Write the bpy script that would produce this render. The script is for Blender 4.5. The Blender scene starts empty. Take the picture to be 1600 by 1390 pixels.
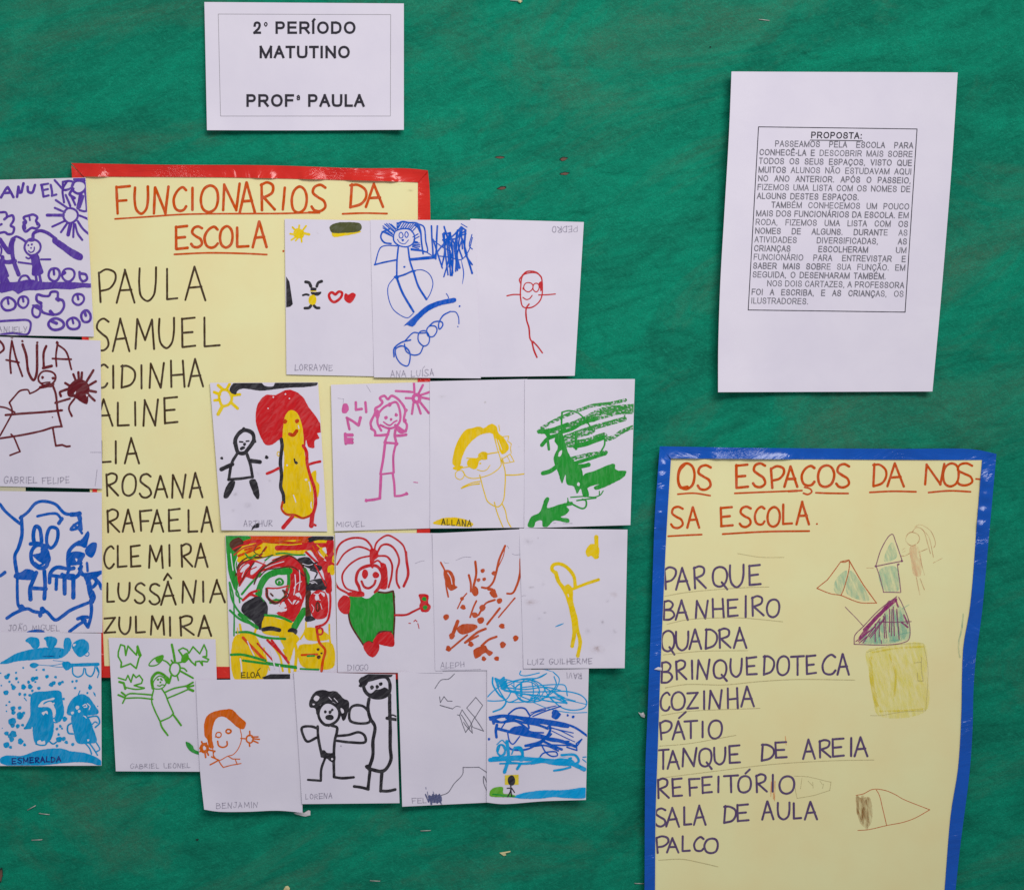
import bpy, math, random
from mathutils import Vector, noise
from mathutils.geometry import delaunay_2d_cdt

random.seed(7)
S = 0.0006            # metres per photograph pixel (an A4 sheet is 350 pixels wide)
D = 1.5               # camera distance from the board
SC = bpy.context.scene
COL = SC.collection

# ---------------------------------------------------------------- camera, light, exposure
cam_d = bpy.data.cameras.new('camera')
cam = bpy.data.objects.new('camera', cam_d)
COL.objects.link(cam)
cam.location = (0, -D, 0)
cam.rotation_euler = (math.radians(90), 0, 0)
cam_d.sensor_fit = 'HORIZONTAL'
cam_d.sensor_width = 36
cam_d.lens = 36 * D / (1600 * S)
cam_d.clip_start = 0.05
cam_d.clip_end = 50
SC.camera = cam

world = bpy.data.worlds.new('World')
SC.world = world
world.use_nodes = True
bg = world.node_tree.nodes['Background']
bg.inputs[0].default_value = (0.89, 0.94, 1.03, 1)
bg.inputs[1].default_value = 0.32

lamp_d = bpy.data.lights.new('window_light', 'AREA')
lamp_d.shape = 'RECTANGLE'
lamp_d.size = 1.3
lamp_d.size_y = 0.6
lamp_d.spread = math.radians(75)
lamp_d.energy = 5.5
lamp_d.color = (1.0, 0.975, 0.965)
lamp = bpy.data.objects.new('window_light', lamp_d)
COL.objects.link(lamp)
lamp.location = (0.46, -1.75, 0.95)
lamp.rotation_euler = (Vector((-0.10, 0, 0.2)) - lamp.location).to_track_quat('-Z', 'Y').to_euler()

vs = SC.view_settings
vs.view_transform = 'Standard'
vs.look = 'None'
vs.exposure = 0
vs.gamma = 1
vs.use_curve_mapping = False

# ---------------------------------------------------------------- colours and materials
ALB = 1.2             # photographed value -> base colour (paper photographs at .65, is about .78)
def lin(c):
    c /= 255.0
    return c / 12.92 if c <= 0.04045 else ((c + 0.055) / 1.055) ** 2.4
def rgb(r, g, b, k=ALB):
    return tuple(min(0.9, lin(v) * k) for v in (r, g, b)) + (1.0,)

MATS = {}
def new_mat(name):
    m = bpy.data.materials.new(name)
    m.use_nodes = True
    nt = m.node_tree
    return m, nt, nt.nodes['Principled BSDF'], nt.nodes.new, nt.links.new

def noise_node(nt, scale, detail=3, stretch=None, rot=0.0, rough=0.55, dist=0.0):
    tc = nt.nodes.new('ShaderNodeTexCoord')
    mr = nt.nodes.new('ShaderNodeMapping')
    mr.inputs['Rotation'].default_value = (0, rot, 0)
    mp = nt.nodes.new('ShaderNodeMapping')
    mp.inputs['Scale'].default_value = stretch or (1, 1, 1)
    nt.links.new(tc.outputs['Object'], mr.inputs['Vector'])
    nt.links.new(mr.outputs['Vector'], mp.inputs['Vector'])
    n = nt.nodes.new('ShaderNodeTexNoise')
    n.inputs['Scale'].default_value = scale
    n.inputs['Detail'].default_value = detail
    n.inputs['Roughness'].default_value = rough
    n.inputs['Distortion'].default_value = dist
    nt.links.new(mp.outputs['Vector'], n.inputs['Vector'])
    return n

def ramp(nt, src, p0, p1, c0=(0, 0, 0, 1), c1=(1, 1, 1, 1)):
    r = nt.nodes.new('ShaderNodeValToRGB')
    r.color_ramp.elements[0].position = p0
    r.color_ramp.elements[1].position = p1
    r.color_ramp.elements[0].color = c0
    r.color_ramp.elements[1].color = c1
    nt.links.new(src, r.inputs[0])
    return r

def mixc(nt, fac, a, b):
    m = nt.nodes.new('ShaderNodeMix')
    m.data_type = 'RGBA'
    for sock, v in ((m.inputs[0], fac), (m.inputs[6], a), (m.inputs[7], b)):
        if hasattr(v, 'default_value') or hasattr(v, 'is_linked'):
            nt.links.new(v, sock)
        else:
            sock.default_value = v
    return m.outputs[2]

# key: (r, g, b, kind)   kinds: m marker, p pencil, c coloured pencil wash, d dry marker, s smudge
INK = {
 'V': (97, 72, 158, 'm'), 'N': (104, 40, 46, 'm'), 'B': (0, 86, 176, 'm'), 'C': (0, 144, 198, 'm'),
 'DB': (14, 48, 118, 'm'), 'Y': (242, 192, 8, 'm'), 'O': (88, 90, 62, 'm'), 'K': (56, 54, 58, 'm'),
 'R': (196, 42, 46, 'm'), 'R2': (188, 50, 54, 'm'), 'R3': (186, 62, 16, 'm'), 'B2': (6, 82, 184, 'm'),
 'P': (200, 90, 150, 'm'), 'Y2': (240, 186, 0, 'm'), 'G': (50, 146, 60, 'm'), 'GD': (52, 140, 60, 'd'),
 'OR': (206, 72, 24, 'm'), 'DK': (88, 52, 42, 'm'), 'T': (188, 82, 50, 'm'), 'Y3': (234, 190, 6, 'm'),
 'GR': (80, 158, 42, 'm'), 'OB': (204, 96, 24, 'm'), 'C2': (0, 152, 208, 'm'), 'D2': (0, 86, 182, 'm'),
 'GL': (104, 168, 62, 'm'), 'YP': (232, 200, 70, 'm'), 'W': (212, 204, 213, 'm'),
 'PN': (138, 132, 148, 'p'), 'PD': (104, 102, 114, 'p'), 'BG': (86, 92, 132, 'p'), 'OL': (96, 84, 34, 'm'),
 'TI': (196, 76, 12, 'm'), 'BK': (74, 58, 42, 'm'), 'PU': (102, 86, 116, 'm'), 'IK': (62, 60, 66, 'm'),
 'TX': (104, 102, 110, 'm'), 'FR': (70, 68, 76, 'm'), 'FG': (150, 146, 152, 'm'),
 'TN': (192, 84, 34, 'p'), 'PP': (136, 78, 112, 'p'), 'MG': (150, 44, 112, 'p'), 'TE': (112, 184, 168, 'c'),
 'SK': (186, 128, 92, 'c'), 'PK': (214, 150, 120, 'c'), 'YS': (252, 214, 60, 'c'), 'YD': (246, 204, 50, 'c'), 'B3': (150, 98, 40, 'c'),
 'LN': (170, 158, 118, 'p'), 'OP': (214, 120, 50, 'c'), 'SM': (120, 112, 116, 's'), 'SB': (160, 128, 112, 's'),
 'CW': (150, 180, 150, 'c'), 'BS': (150, 140, 100, 's'),
}
def ink(key):
    if key in MATS:
        return MATS[key]
    r, g, b, kind = INK[key]
    c = rgb(r, g, b)
    m, nt, bs, N, L = new_mat('ink_' + key.lower())
    bs.inputs['Roughness'].default_value = 0.55
    bs.inputs['Specular IOR Level'].default_value = 0.08
    if kind == 'm' and key != 'W':
        mn = min(c[:3])
        c = tuple(max(0.002, v - 0.35 * mn - 0.004) if mn < 0.12 else v for v in c[:3]) + (1,)
    light = tuple(min(0.85, v + 0.06 * (0.8 - v)) for v in c[:3]) + (1,)
    dark = tuple(v * (1.0 if kind == 'c' else 0.87) for v in c[:3]) + (1,)
    if key in ('W', 'TX', 'FR', 'FG', 'IK'):
        bs.inputs['Base Color'].default_value = c
    else:
        rot = (sum(map(ord, key)) * 0.37) % 1.2 + 0.5
        n = noise_node(nt, 300, 3, (0.25, 1, 1.0), rot, 0.6, 1.0)
        f = ramp(nt, n.outputs['Fac'], 0.44, 0.68)
        n2 = noise_node(nt, 150, 4, (0.35, 1, 1.0), rot + 0.2, 0.6, 1.5)
        f2 = ramp(nt, n2.outputs['Fac'], 0.47, 0.6)
        base = mixc(nt, f2.outputs[0], c, dark)
        L(mixc(nt, f.outputs[0], base, light), bs.inputs['Base Color'])
    if kind in 'pcds':
        if kind == 'p':
            n = noise_node(nt, 1500, 2)
            lo, hi = (0.1, 0.5) if key == 'LN' else (0.10, 0.58) if key == 'PN' else (0.3, 0.9)
            a = ramp(nt, n.outputs['Fac'], 0.30, 0.56, (lo, lo, lo, 1), (hi, hi, hi, 1))
            src = a.outputs[0]
        elif kind == 'c':
            n = noise_node(nt, 420, 4, (1.0, 1, 0.22), 0.25)
            a = ramp(nt, n.outputs['Fac'], 0.30, 0.68, (0.03, 0.03, 0.03, 1), (0.4, 0.4, 0.4, 1) if key in ('TE', 'PK', 'B3', 'YS') else (0.6, 0.6, 0.6, 1))
            src = a.outputs[0]
        elif kind == 'd':
            n = noise_node(nt, 520, 3, (0.75, 1, 1.3), -0.3)
            a = ramp(nt, n.outputs['Fac'], 0.42, 0.49, (0.10, 0.10, 0.10, 1))
            src = a.outputs[0]
        else:
            at = N('ShaderNodeAttribute')
            at.attribute_name = 'fade'
            n = noise_node(nt, 300, 3)
            mu = N('ShaderNodeMath')
            mu.operation = 'MULTIPLY'
            L(at.outputs['Fac'], mu.inputs[0])
            a = ramp(nt, n.outputs['Fac'], 0.3, 0.7)
            L(a.outputs[0], mu.inputs[1])
            src = mu.outputs[0]
        L(src, bs.inputs['Alpha'])
    MATS[key] = m
    return m

def paper_mat(name, c, tint, rough=0.7, crease=0.42):
    m, nt, bs, N, L = new_mat(name)
    n = noise_node(nt, 14, 4)
    f = ramp(nt, n.outputs['Fac'], 0.35, 0.7)
    L(mixc(nt, f.outputs[0], c, tint), bs.inputs['Base Color'])
    bs.inputs['Roughness'].default_value = rough
    bs.inputs['Specular IOR Level'].default_value = 0.2
    g = noise_node(nt, 900, 2)
    w = noise_node(nt, 22, 3, None, 0, 0.5, 0.6)
    b1 = N('ShaderNodeBump'); b1.inputs['Strength'].default_value = 0.06; b1.inputs['Distance'].default_value = 0.0004
    b2 = N('ShaderNodeBump'); b2.inputs['Strength'].default_value = crease; b2.inputs['Distance'].default_value = 0.002
    L(g.outputs['Fac'], b1.inputs['Height'])
    L(w.outputs['Fac'], b2.inputs['Height'])
    L(b1.outputs['Normal'], b2.inputs['Normal'])
    L(b2.outputs['Normal'], bs.inputs['Normal'])
    return m

M_WHITE = paper_mat('white_paper', rgb(213, 206, 217), rgb(207, 200, 213))
M_CARD = paper_mat('cream_card', rgb(240, 218, 164), rgb(234, 211, 156), 0.6, 0.2)
M_BEIGE = paper_mat('pale_paper', rgb(196, 190, 160), rgb(184, 178, 150))

def film_mat(name, c, cd, spots):
    m, nt, bs, N, L = new_mat(name)
    n = noise_node(nt, 30, 3)
    f = ramp(nt, n.outputs['Fac'], 0.4, 0.65)
    L(mixc(nt, f.outputs[0], c, cd), bs.inputs['Base Color'])
    bs.inputs['Roughness'].default_value = 0.2
    bs.inputs['Specular IOR Level'].default_value = 0.45
    w = noise_node(nt, spots, 4, (0.6, 1, 1.3), 0.2, 0.6, 1.2)
    k = noise_node(nt, 330, 3, None, 0, 0.6, 1.5)
    mask = ramp(nt, noise_node(nt, 9, 2).outputs['Fac'], 0.54, 0.66)
    b1 = N('ShaderNodeBump'); b1.inputs['Strength'].default_value = 0.6; b1.inputs['Distance'].default_value = 0.006
    b2 = N('ShaderNodeBump'); b2.inputs['Distance'].default_value = 0.0012
    mu = N('ShaderNodeMath'); mu.operation = 'MULTIPLY'; mu.inputs[1].default_value = 0.8
    L(mask.outputs[0], mu.inputs[0])
    L(mu.outputs[0], b2.inputs['Strength'])
    L(w.outputs['Fac'], b1.inputs['Height'])
    L(k.outputs['Fac'], b2.inputs['Height'])
    L(b1.outputs['Normal'], b2.inputs['Normal'])
    L(b2.outputs['Normal'], bs.inputs['Normal'])
    return m
M_RED = film_mat('red_film', rgb(208, 40, 28), rgb(200, 34, 26), 22)
M_BLUE = film_mat('blue_film', rgb(0, 80, 176), rgb(0, 74, 166), 22)

def cloth_mat():
    m, nt, bs, N, L = new_mat('green_felt')
    c = rgb(8, 134, 104); dk = rgb(12, 98, 77); br = rgb(72, 98, 78); lt = rgb(34, 156, 124)
    a = noise_node(nt, 15, 6, (0.65, 1, 1.5), 0.38, 0.62, 1.3)
    f = ramp(nt, a.outputs['Fac'], 0.40, 0.64)
    b = noise_node(nt, 6.5, 7, (0.65, 1, 1.35), 0.35, 0.72, 0.9)
    fb = ramp(nt, b.outputs['Fac'], 0.49, 0.70, (0, 0, 0, 1), (0.8, 0.8, 0.8, 1))
    mo = noise_node(nt, 75, 5, (0.6, 1, 1.3), 0.3, 0.7, 0.8)
    fm = ramp(nt, mo.outputs['Fac'], 0.40, 0.68, (0, 0, 0, 1), (0.5, 0.5, 0.5, 1))
    fi = noise_node(nt, 330, 3, (0.2, 1, 1.0), 0.3, 0.6, 3.2)
    ff = ramp(nt, fi.outputs['Fac'], 0.44, 0.70, (0, 0, 0, 1), (0.4, 0.4, 0.4, 1))
    fj = noise_node(nt, 380, 3, (0.12, 1, 1.0), -0.7, 0.6, 2.6)
    fk = ramp(nt, fj.outputs['Fac'], 0.5, 0.74, (0, 0, 0, 1), (0.42, 0.42, 0.42, 1))
    fl = noise_node(nt, 340, 3, (1.0, 1, 0.13), 0.2, 0.6, 2.6)
    fq = ramp(nt, fl.outputs['Fac'], 0.52, 0.76, (0, 0, 0, 1), (0.22, 0.22, 0.22, 1))
    gr = noise_node(nt, 1100, 2)
    fg = ramp(nt, gr.outputs['Fac'], 0.38, 0.64, (0, 0, 0, 1), (0.55, 0.55, 0.55, 1))
    col = mixc(nt, f.outputs[0], c, dk)
    col = mixc(nt, fm.outputs[0], col, dk)
    col = mixc(nt, fb.outputs[0], col, br)
    col = mixc(nt, ff.outputs[0], col, lt)
    col = mixc(nt, fk.outputs[0], col, lt)
    col = mixc(nt, fq.outputs[0], col, lt)
    col = mixc(nt, fg.outputs[0], col, dk)
    L(col, bs.inputs['Base Color'])
    bs.inputs['Roughness'].default_value = 0.9
    bs.inputs['Specular IOR Level'].default_value = 0.08
    b1 = N('ShaderNodeBump'); b1.inputs['Strength'].default_value = 0.35; b1.inputs['Distance'].default_value = 0.0010
    b2 = N('ShaderNodeBump'); b2.inputs['Strength'].default_value = 0.55; b2.inputs['Distance'].default_value = 0.004
    L(fi.outputs['Fac'], b1.inputs['Height'])
    L(mo.outputs['Fac'], b2.inputs['Height'])
    L(b1.outputs['Normal'], b2.inputs['Normal'])
    L(b2.outputs['Normal'], bs.inputs['Normal'])
    return m

def plain(name, c, rough=0.6, metal=0.0):
    m, nt, bs, N, L = new_mat(name)
    n = noise_node(nt, 150, 3)
    f = ramp(nt, n.outputs['Fac'], 0.35, 0.65)
    L(mixc(nt, f.outputs[0], c, tuple(v * 0.8 for v in c[:3]) + (1,)), bs.inputs['Base Color'])
    bs.inputs['Roughness'].default_value = rough
    bs.inputs['Metallic'].default_value = metal
    return m
M_STEEL = plain('staple_steel', rgb(208, 204, 196, 1.0), 0.45, 0.35)
M_SCRAP_W = plain('scrap_white', rgb(214, 208, 210), 0.7)
M_SCRAP_Y = plain('scrap_cream', rgb(216, 204, 150), 0.7)
M_TEAR = plain('board_brown', rgb(104, 72, 58), 0.8)
M_HOLE = plain('hole_dark', rgb(20, 40, 34), 0.9)

# ---------------------------------------------------------------- geometry helpers
def pos(px, py, h):
    """photo pixel on the board, h metres in front of it -> point of the scene"""
    k = (D - h) / D
    return Vector(((px - 800) * S * k, -h, (695 - py) * S * k))

def catmull(pts, step, closed=False):
    n = len(pts)
    if n < 3 and not closed:
        return lerp_line(pts, step)
    out = []
    segs = n if closed else n - 1
    for i in range(segs):
        if closed:
            p0, p1, p2, p3 = pts[(i - 1) % n], pts[i], pts[(i + 1) % n], pts[(i + 2) % n]
        else:
            p1, p2 = pts[i], pts[i + 1]
            p0 = pts[i - 1] if i > 0 else (2 * p1[0] - p2[0], 2 * p1[1] - p2[1])
            p3 = pts[i + 2] if i + 2 < n else (2 * p2[0] - p1[0], 2 * p2[1] - p1[1])
        L = math.dist(p1, p2)
        # centripetal parameters keep uneven points from looping
        t1 = max(1e-4, math.dist(p0, p1)) ** 0.5
        t2 = t1 + max(1e-4, L) ** 0.5
        t3 = t2 + max(1e-4, math.dist(p2, p3)) ** 0.5
        m = max(2, int(L / step))
        for j in range(m):
            t = t1 + (t2 - t1) * j / m
            r = []
            for a in (0, 1):
                A1 = (t1 - t) / t1 * p0[a] + t / t1 * p1[a]
                A2 = (t2 - t) / (t2 - t1) * p1[a] + (t - t1) / (t2 - t1) * p2[a]
                A3 = (t3 - t) / (t3 - t2) * p2[a] + (t - t2) / (t3 - t2) * p3[a]
                B1 = (t2 - t) / t2 * A1 + t / t2 * A2
                B2 = (t3 - t) / (t3 - t1) * A2 + (t - t1) / (t3 - t1) * A3
                r.append((t2 - t) / (t2 - t1) * B1 + (t - t1) / (t2 - t1) * B2)
            out.append(tuple(r))
    if not closed:
        out.append(tuple(pts[-1]))
    return out

def lerp_line(pts, step):
    out = []
    for a, b in zip(pts, pts[1:]):
        m = max(1, int(math.dist(a, b) / step))
        for j in range(m):
            t = j / m
            out.append((a[0] + (b[0] - a[0]) * t, a[1] + (b[1] - a[1]) * t))
    out.append(tuple(pts[-1]))
    return out

def wob(x, y, s, amp):
    v = noise.noise_vector((x * s, y * s, 3.7))
    return v[0] * amp, v[1] * amp

class MB:
    """collects faces in scene coordinates, links them as one mesh object"""
    def __init__(self):
        self.v, self.f, self.mi, self.mats, self.fade = [], [], [], [], []
    def slot(self, m):
        if m not in self.mats:
            self.mats.append(m)
        return self.mats.index(m)
    def add(self, verts, faces, mat, fade=None):
        o = len(self.v)
        self.v += verts
        self.fade += fade if fade else [1.0] * len(verts)
        s = self.slot(mat)
        for f in faces:
            self.f.append([o + i for i in f])
            self.mi.append(s)
    def build(self, name, parent=None, smooth=True, loc=None):
        me = bpy.data.meshes.new(name)
        off = Vector(loc) if loc is not None else (parent.matrix_world.translation.copy() if parent else Vector())
        if parent is not None:
            off = Vector(parent['_at'])
        me.from_pydata([v - off for v in self.v], [], self.f)
        for m in self.mats:
            me.materials.append(m)
        me.polygons.foreach_set('material_index', self.mi)
        me.polygons.foreach_set('use_smooth', [smooth] * len(self.f))
        if any(x != 1.0 for x in self.fade):
            at = me.attributes.new('fade', 'FLOAT', 'POINT')
            at.data.foreach_set('value', self.fade)
        me.update()
        o = bpy.data.objects.new(name, me)
        COL.objects.link(o)
        if parent is not None:
            o.parent = parent
        elif loc is not None:
            o.location = loc
        return o

def thing(name, at, label, cat, group=None):
    o = bpy.data.objects.new(name, None)
    o.empty_display_size = 0.02
    COL.objects.link(o)
    o.location = at
    o['_at'] = tuple(at)
    o['label'] = label
    o['category'] = cat
    if group:
        o['group'] = group
    return o
def tag(o, label, cat, group=None):
    o['label'] = label
    o['category'] = cat
    if group:
        o['group'] = group
    return o

def interp(samples, key, val, x):
    """samples: points along an edge; value of coordinate val where coordinate key == x"""
    s = samples
    if x <= s[0][key]:
        a, b = s[0], s[1]
    elif x >= s[-1][key]:
        a, b = s[-2], s[-1]
    else:
        for a, b in zip(s, s[1:]):
            if a[key] <= x <= b[key]:
                break
    d = b[key] - a[key]
    return a[val] if abs(d) < 1e-9 else a[val] + (b[val] - a[val]) * (x - a[key]) / d

def resample(pts, n):
    d = catmull(pts, 3.0) if len(pts) > 2 else lerp_line(pts, 3.0)
    acc = [0]
    for a, b in zip(d, d[1:]):
        acc.append(acc[-1] + math.dist(a, b))
    out, j = [], 0
    for i in range(n + 1):
        t = acc[-1] * i / n
        while j < len(acc) - 2 and acc[j + 1] < t:
            j += 1
        k = (t - acc[j]) / max(1e-9, acc[j + 1] - acc[j])
        out.append((d[j][0] + (d[j + 1][0] - d[j][0]) * k, d[j][1] + (d[j + 1][1] - d[j][1]) * k))
    return out

class Sheet:
    """a sheet of paper given by its four edges in photo pixels, its height above the board and how it lifts"""
    def __init__(self, TL, TR, BR, BL, h, L=(), R=(), T=(), B=(), lift=None, bulge=0.0, wave=0.25, seed=0, curl=(), tilt=()):
        n = 40
        self.L = resample([TL, *L, BL], n); self.R = resample([TR, *R, BR], n)
        self.T = resample([TL, *T, TR], n); self.B = resample([BL, *B, BR], n)
        self.h0, self.lift, self.bulge, self.wave, self.seed, self.curl, self.tilt = h, lift or {}, bulge, wave, seed, curl, tilt
        self.TL, self.TR, self.BR, self.BL = TL, TR, BR, BL
        self.lvl = 0
    def uv(self, x, y):
        l, r = interp(self.L, 1, 0, y), interp(self.R, 1, 0, y)
        t, b = interp(self.T, 0, 1, x), interp(self.B, 0, 1, x)
        return l, r, t, b
    def clamp(self, x, y, m=0.6):
        l, r, t, b = self.uv(x, y)
        return min(max(x, l + m), r - m), min(max(y, t + m), b - m)
    def h(self, x, y):
        l, r, t, b = self.uv(x, y)
        z = self.h0
        z += self.wave * 0.001 * (0.5 + 0.5 * noise.noise((x * 0.012, y * 0.010, self.seed * 7.1)))
        for e, (amp, fall) in self.lift.items():
            d = {'l': x - l, 'r': r - x, 't': y - t, 'b': b - y}[e]
            z += 0.001 * amp * math.exp(-(max(0, d) / fall) ** 1.5)
        for (cx, cy, amp, rad) in self.curl:
            z += 0.001 * amp * math.exp(-((x - cx) ** 2 + (y - cy) ** 2) / rad ** 2)
        for (a0, a1, soft, amp) in self.tilt:           # buckled: lower edge stands off between two stations
            k = min(1, max(0, (x - a0) / soft)) * min(1, max(0, (a1 - x) / soft))
            k *= 0.75 + 0.5 * noise.noise((x * 0.05, 3.3, self.seed))
            z += 0.001 * amp * k * min(1, max(0, (y - t) / (b - t))) ** 1.2
        if self.bulge:
            u = min(1, max(0, (x - l) / (r - l))); v = min(1, max(0, (y - t) / (b - t)))
            z += 0.001 * self.bulge * math.sin(math.pi * u) * math.sin(math.pi * v)
        return z
    def mesh(self, mat, nx=40, ny=40, thick=0.00016):
        mb = MB()
        n = 40
        vs = []
        for j in range(ny + 1):
            v = j / ny
            jj = v * n
            for i in range(nx + 1):
                u = i / nx
                def at(e, k):
                    a = min(n - 1, int(k)); f = k - a
                    return (e[a][0] + (e[a + 1][0] - e[a][0]) * f, e[a][1] + (e[a + 1][1] - e[a][1]) * f)
                T, B, L, R = at(self.T, u * n), at(self.B, u * n), at(self.L, jj), at(self.R, jj)
                p = [(1 - v) * T[c] + v * B[c] + (1 - u) * L[c] + u * R[c]
                     - ((1 - u) * (1 - v) * self.TL[c] + u * (1 - v) * self.TR[c] + u * v * self.BR[c] + (1 - u) * v * self.BL[c])
                     for c in (0, 1)]
                vs.append(pos(p[0], p[1], self.h(*p)))
        W = nx + 1
        N0 = len(vs)
        fs = [[j * W + i, (j + 1) * W + i, (j + 1) * W + i + 1, j * W + i + 1] for j in range(ny) for i in range(nx)]
        back = [p + Vector((0, thick, 0)) for p in vs]
        bf = [[N0 + k for k in reversed(f)] for f in fs]
        rim = ([(0, i) for i in range(W)] + [(j, nx) for j in range(1, ny + 1)] +
               [(ny, i) for i in range(nx - 1, -1, -1)] + [(j, 0) for j in range(ny - 1, 0, -1)])
        idx = [j * W + i for j, i in rim]
        m = len(idx)
        edge = [vs[k].copy() for k in idx] + [back[k].copy() for k in idx]
        o = 2 * N0
        sf = [[o + k, o + (k + 1) % m, o + m + (k + 1) % m, o + m + k] for k in range(m)]
        mb.add(vs + back + edge, fs + bf + sf, mat)
        return mb

INK0, INKSTEP = 0.00010, 0.000004
def stroke(mb, sh, pts, w, mat, closed=False, taper=False, square=False):
    """a ribbon of ink w pixels wide along the sampled points, lying on the sheet"""
    if closed:
        pts = pts + [pts[0]]
    q = [pts[0]]
    for p in pts[1:]:
        if math.dist(p, q[-1]) > 0.25:
            q.append(p)
    if len(q) < 2:
        q.append((q[0][0] + 0.3, q[0][1]))
    if square and not closed:                           # print: butt ends half a width beyond the line
        for e, f in ((0, 1), (-1, -2)):
            l = math.dist(q[e], q[f])
            q[e] = tuple(q[e][k] + (q[e][k] - q[f][k]) / l * w / 2 for k in (0, 1))
    n = len(q)
    sh.lvl += 1
    z0 = INK0 + (sh.lvl % 120) * INKSTEP
    vs, fs = [], []
    def put(x, y, k):
        x, y = sh.clamp(x, y)
        vs.append(pos(x, y, sh.h(x, y) + z0 + INKSTEP * 0.9 * k))
    hw = []
    for i in range(n):
        k = 1 if square else 1 + 0.13 * noise.noise((q[i][0] * 0.13, q[i][1] * 0.13, 1.3)) + 0.06 * noise.noise((q[i][0] * 0.6, q[i][1] * 0.6, 5.1))
        if taper:
            k *= 0.35 + 0.65 * (1 - abs(2 * i / (n - 1) - 1) ** 2)
        hw.append(0.5 * w * k)
    def nrm(i):
        a, b = q[max(0, i - 1)], q[min(n - 1, i + 1)]
        dx, dy = b[0] - a[0], b[1] - a[1]
        l = math.hypot(dx, dy) or 1
        return dx / l, dy / l
    for i in range(n):
        dx, dy = nrm(i)
        put(q[i][0] - dy * hw[i], q[i][1] + dx * hw[i], i / n)
        put(q[i][0] + dy * hw[i], q[i][1] - dx * hw[i], i / n)
    for i in range(n - 1):
        fs.append([2 * i, 2 * i + 1, 2 * i + 3, 2 * i + 2])
    for i, sg in () if square else ((0, -1), (n - 1, 1)):     # round ends
        dx, dy = nrm(i)
        c = len(vs)
        put(q[i][0], q[i][1], i / n)
        ring = [2 * i]
        for k in range(1, 6):
            a = math.pi * k / 6
            ca, sa = math.cos(a) * hw[i], math.sin(a) * hw[i] * sg
            put(q[i][0] - dy * ca + dx * sa, q[i][1] + dx * ca + dy * sa, i / n)
            ring.append(len(vs) - 1)
        ring.append(2 * i + 1)
        for a, b in zip(ring, ring[1:]):
            fs.append([c, a, b])
    mb.add(vs, fs, mat)

def fill(mb, sh, poly, mat, grid=3.6, bump=True):
    """a patch of ink with the given outline, lying on the sheet"""
    pts = []
    for p in poly:
        if not pts or math.dist(p, pts[-1]) > 0.2:
            pts.append(p)
    if math.dist(pts[0], pts[-1]) < 0.2:
        pts.pop()
    n = len(pts)
    xs, ys = [p[0] for p in pts], [p[1] for p in pts]
    ins = []
    y = min(ys) + grid / 2
    while y < max(ys):
        x = min(xs) + grid / 2
        while x < max(xs):
            ins.append((x + random.uniform(-1, 1), y + random.uniform(-1, 1)))
            x += grid
        y += grid
    allp = [Vector(p) for p in pts + ins]
    vo, eo, fo, *_ = delaunay_2d_cdt(allp, [(i, (i + 1) % n) for i in range(n)], [list(range(n))], 1, 1e-5)
    sh.lvl += 1 if bump else 0
    z0 = INK0 + (sh.lvl % 120) * INKSTEP
    vs = []
    for v in vo:
        x, y = sh.clamp(v[0], v[1])
        vs.append(pos(x, y, sh.h(x, y) + z0))
    mb.add(vs, [list(f) for f in fo], mat)

def smudge(mb, sh, cx, cy, rx, ry, mat, strength):
    sh.lvl += 1
    z0 = INK0 + (sh.lvl % 120) * INKSTEP
    vs, fs, fa = [], [], []
    rings, seg = 5, 16
    for r in range(rings + 1):
        for k in range(seg):
            a = 2 * math.pi * k / seg
            q = r / rings * (1 + 0.25 * noise.noise((cx + math.cos(a), cy + math.sin(a), 2.0)))
            x, y = sh.clamp(cx + rx * q * math.cos(a), cy + ry * q * math.sin(a))
            vs.append(pos(x, y, sh.h(x, y) + z0))
            fa.append(0.8 * strength * (1 - r / rings) ** 2.0)
    for r in range(rings):
        for k in range(seg):
            a, b = r * seg + k, r * seg + (k + 1) % seg
            fs.append([a, b, b + seg, a + seg])
    mb.add(vs, fs, mat, fa)

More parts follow.
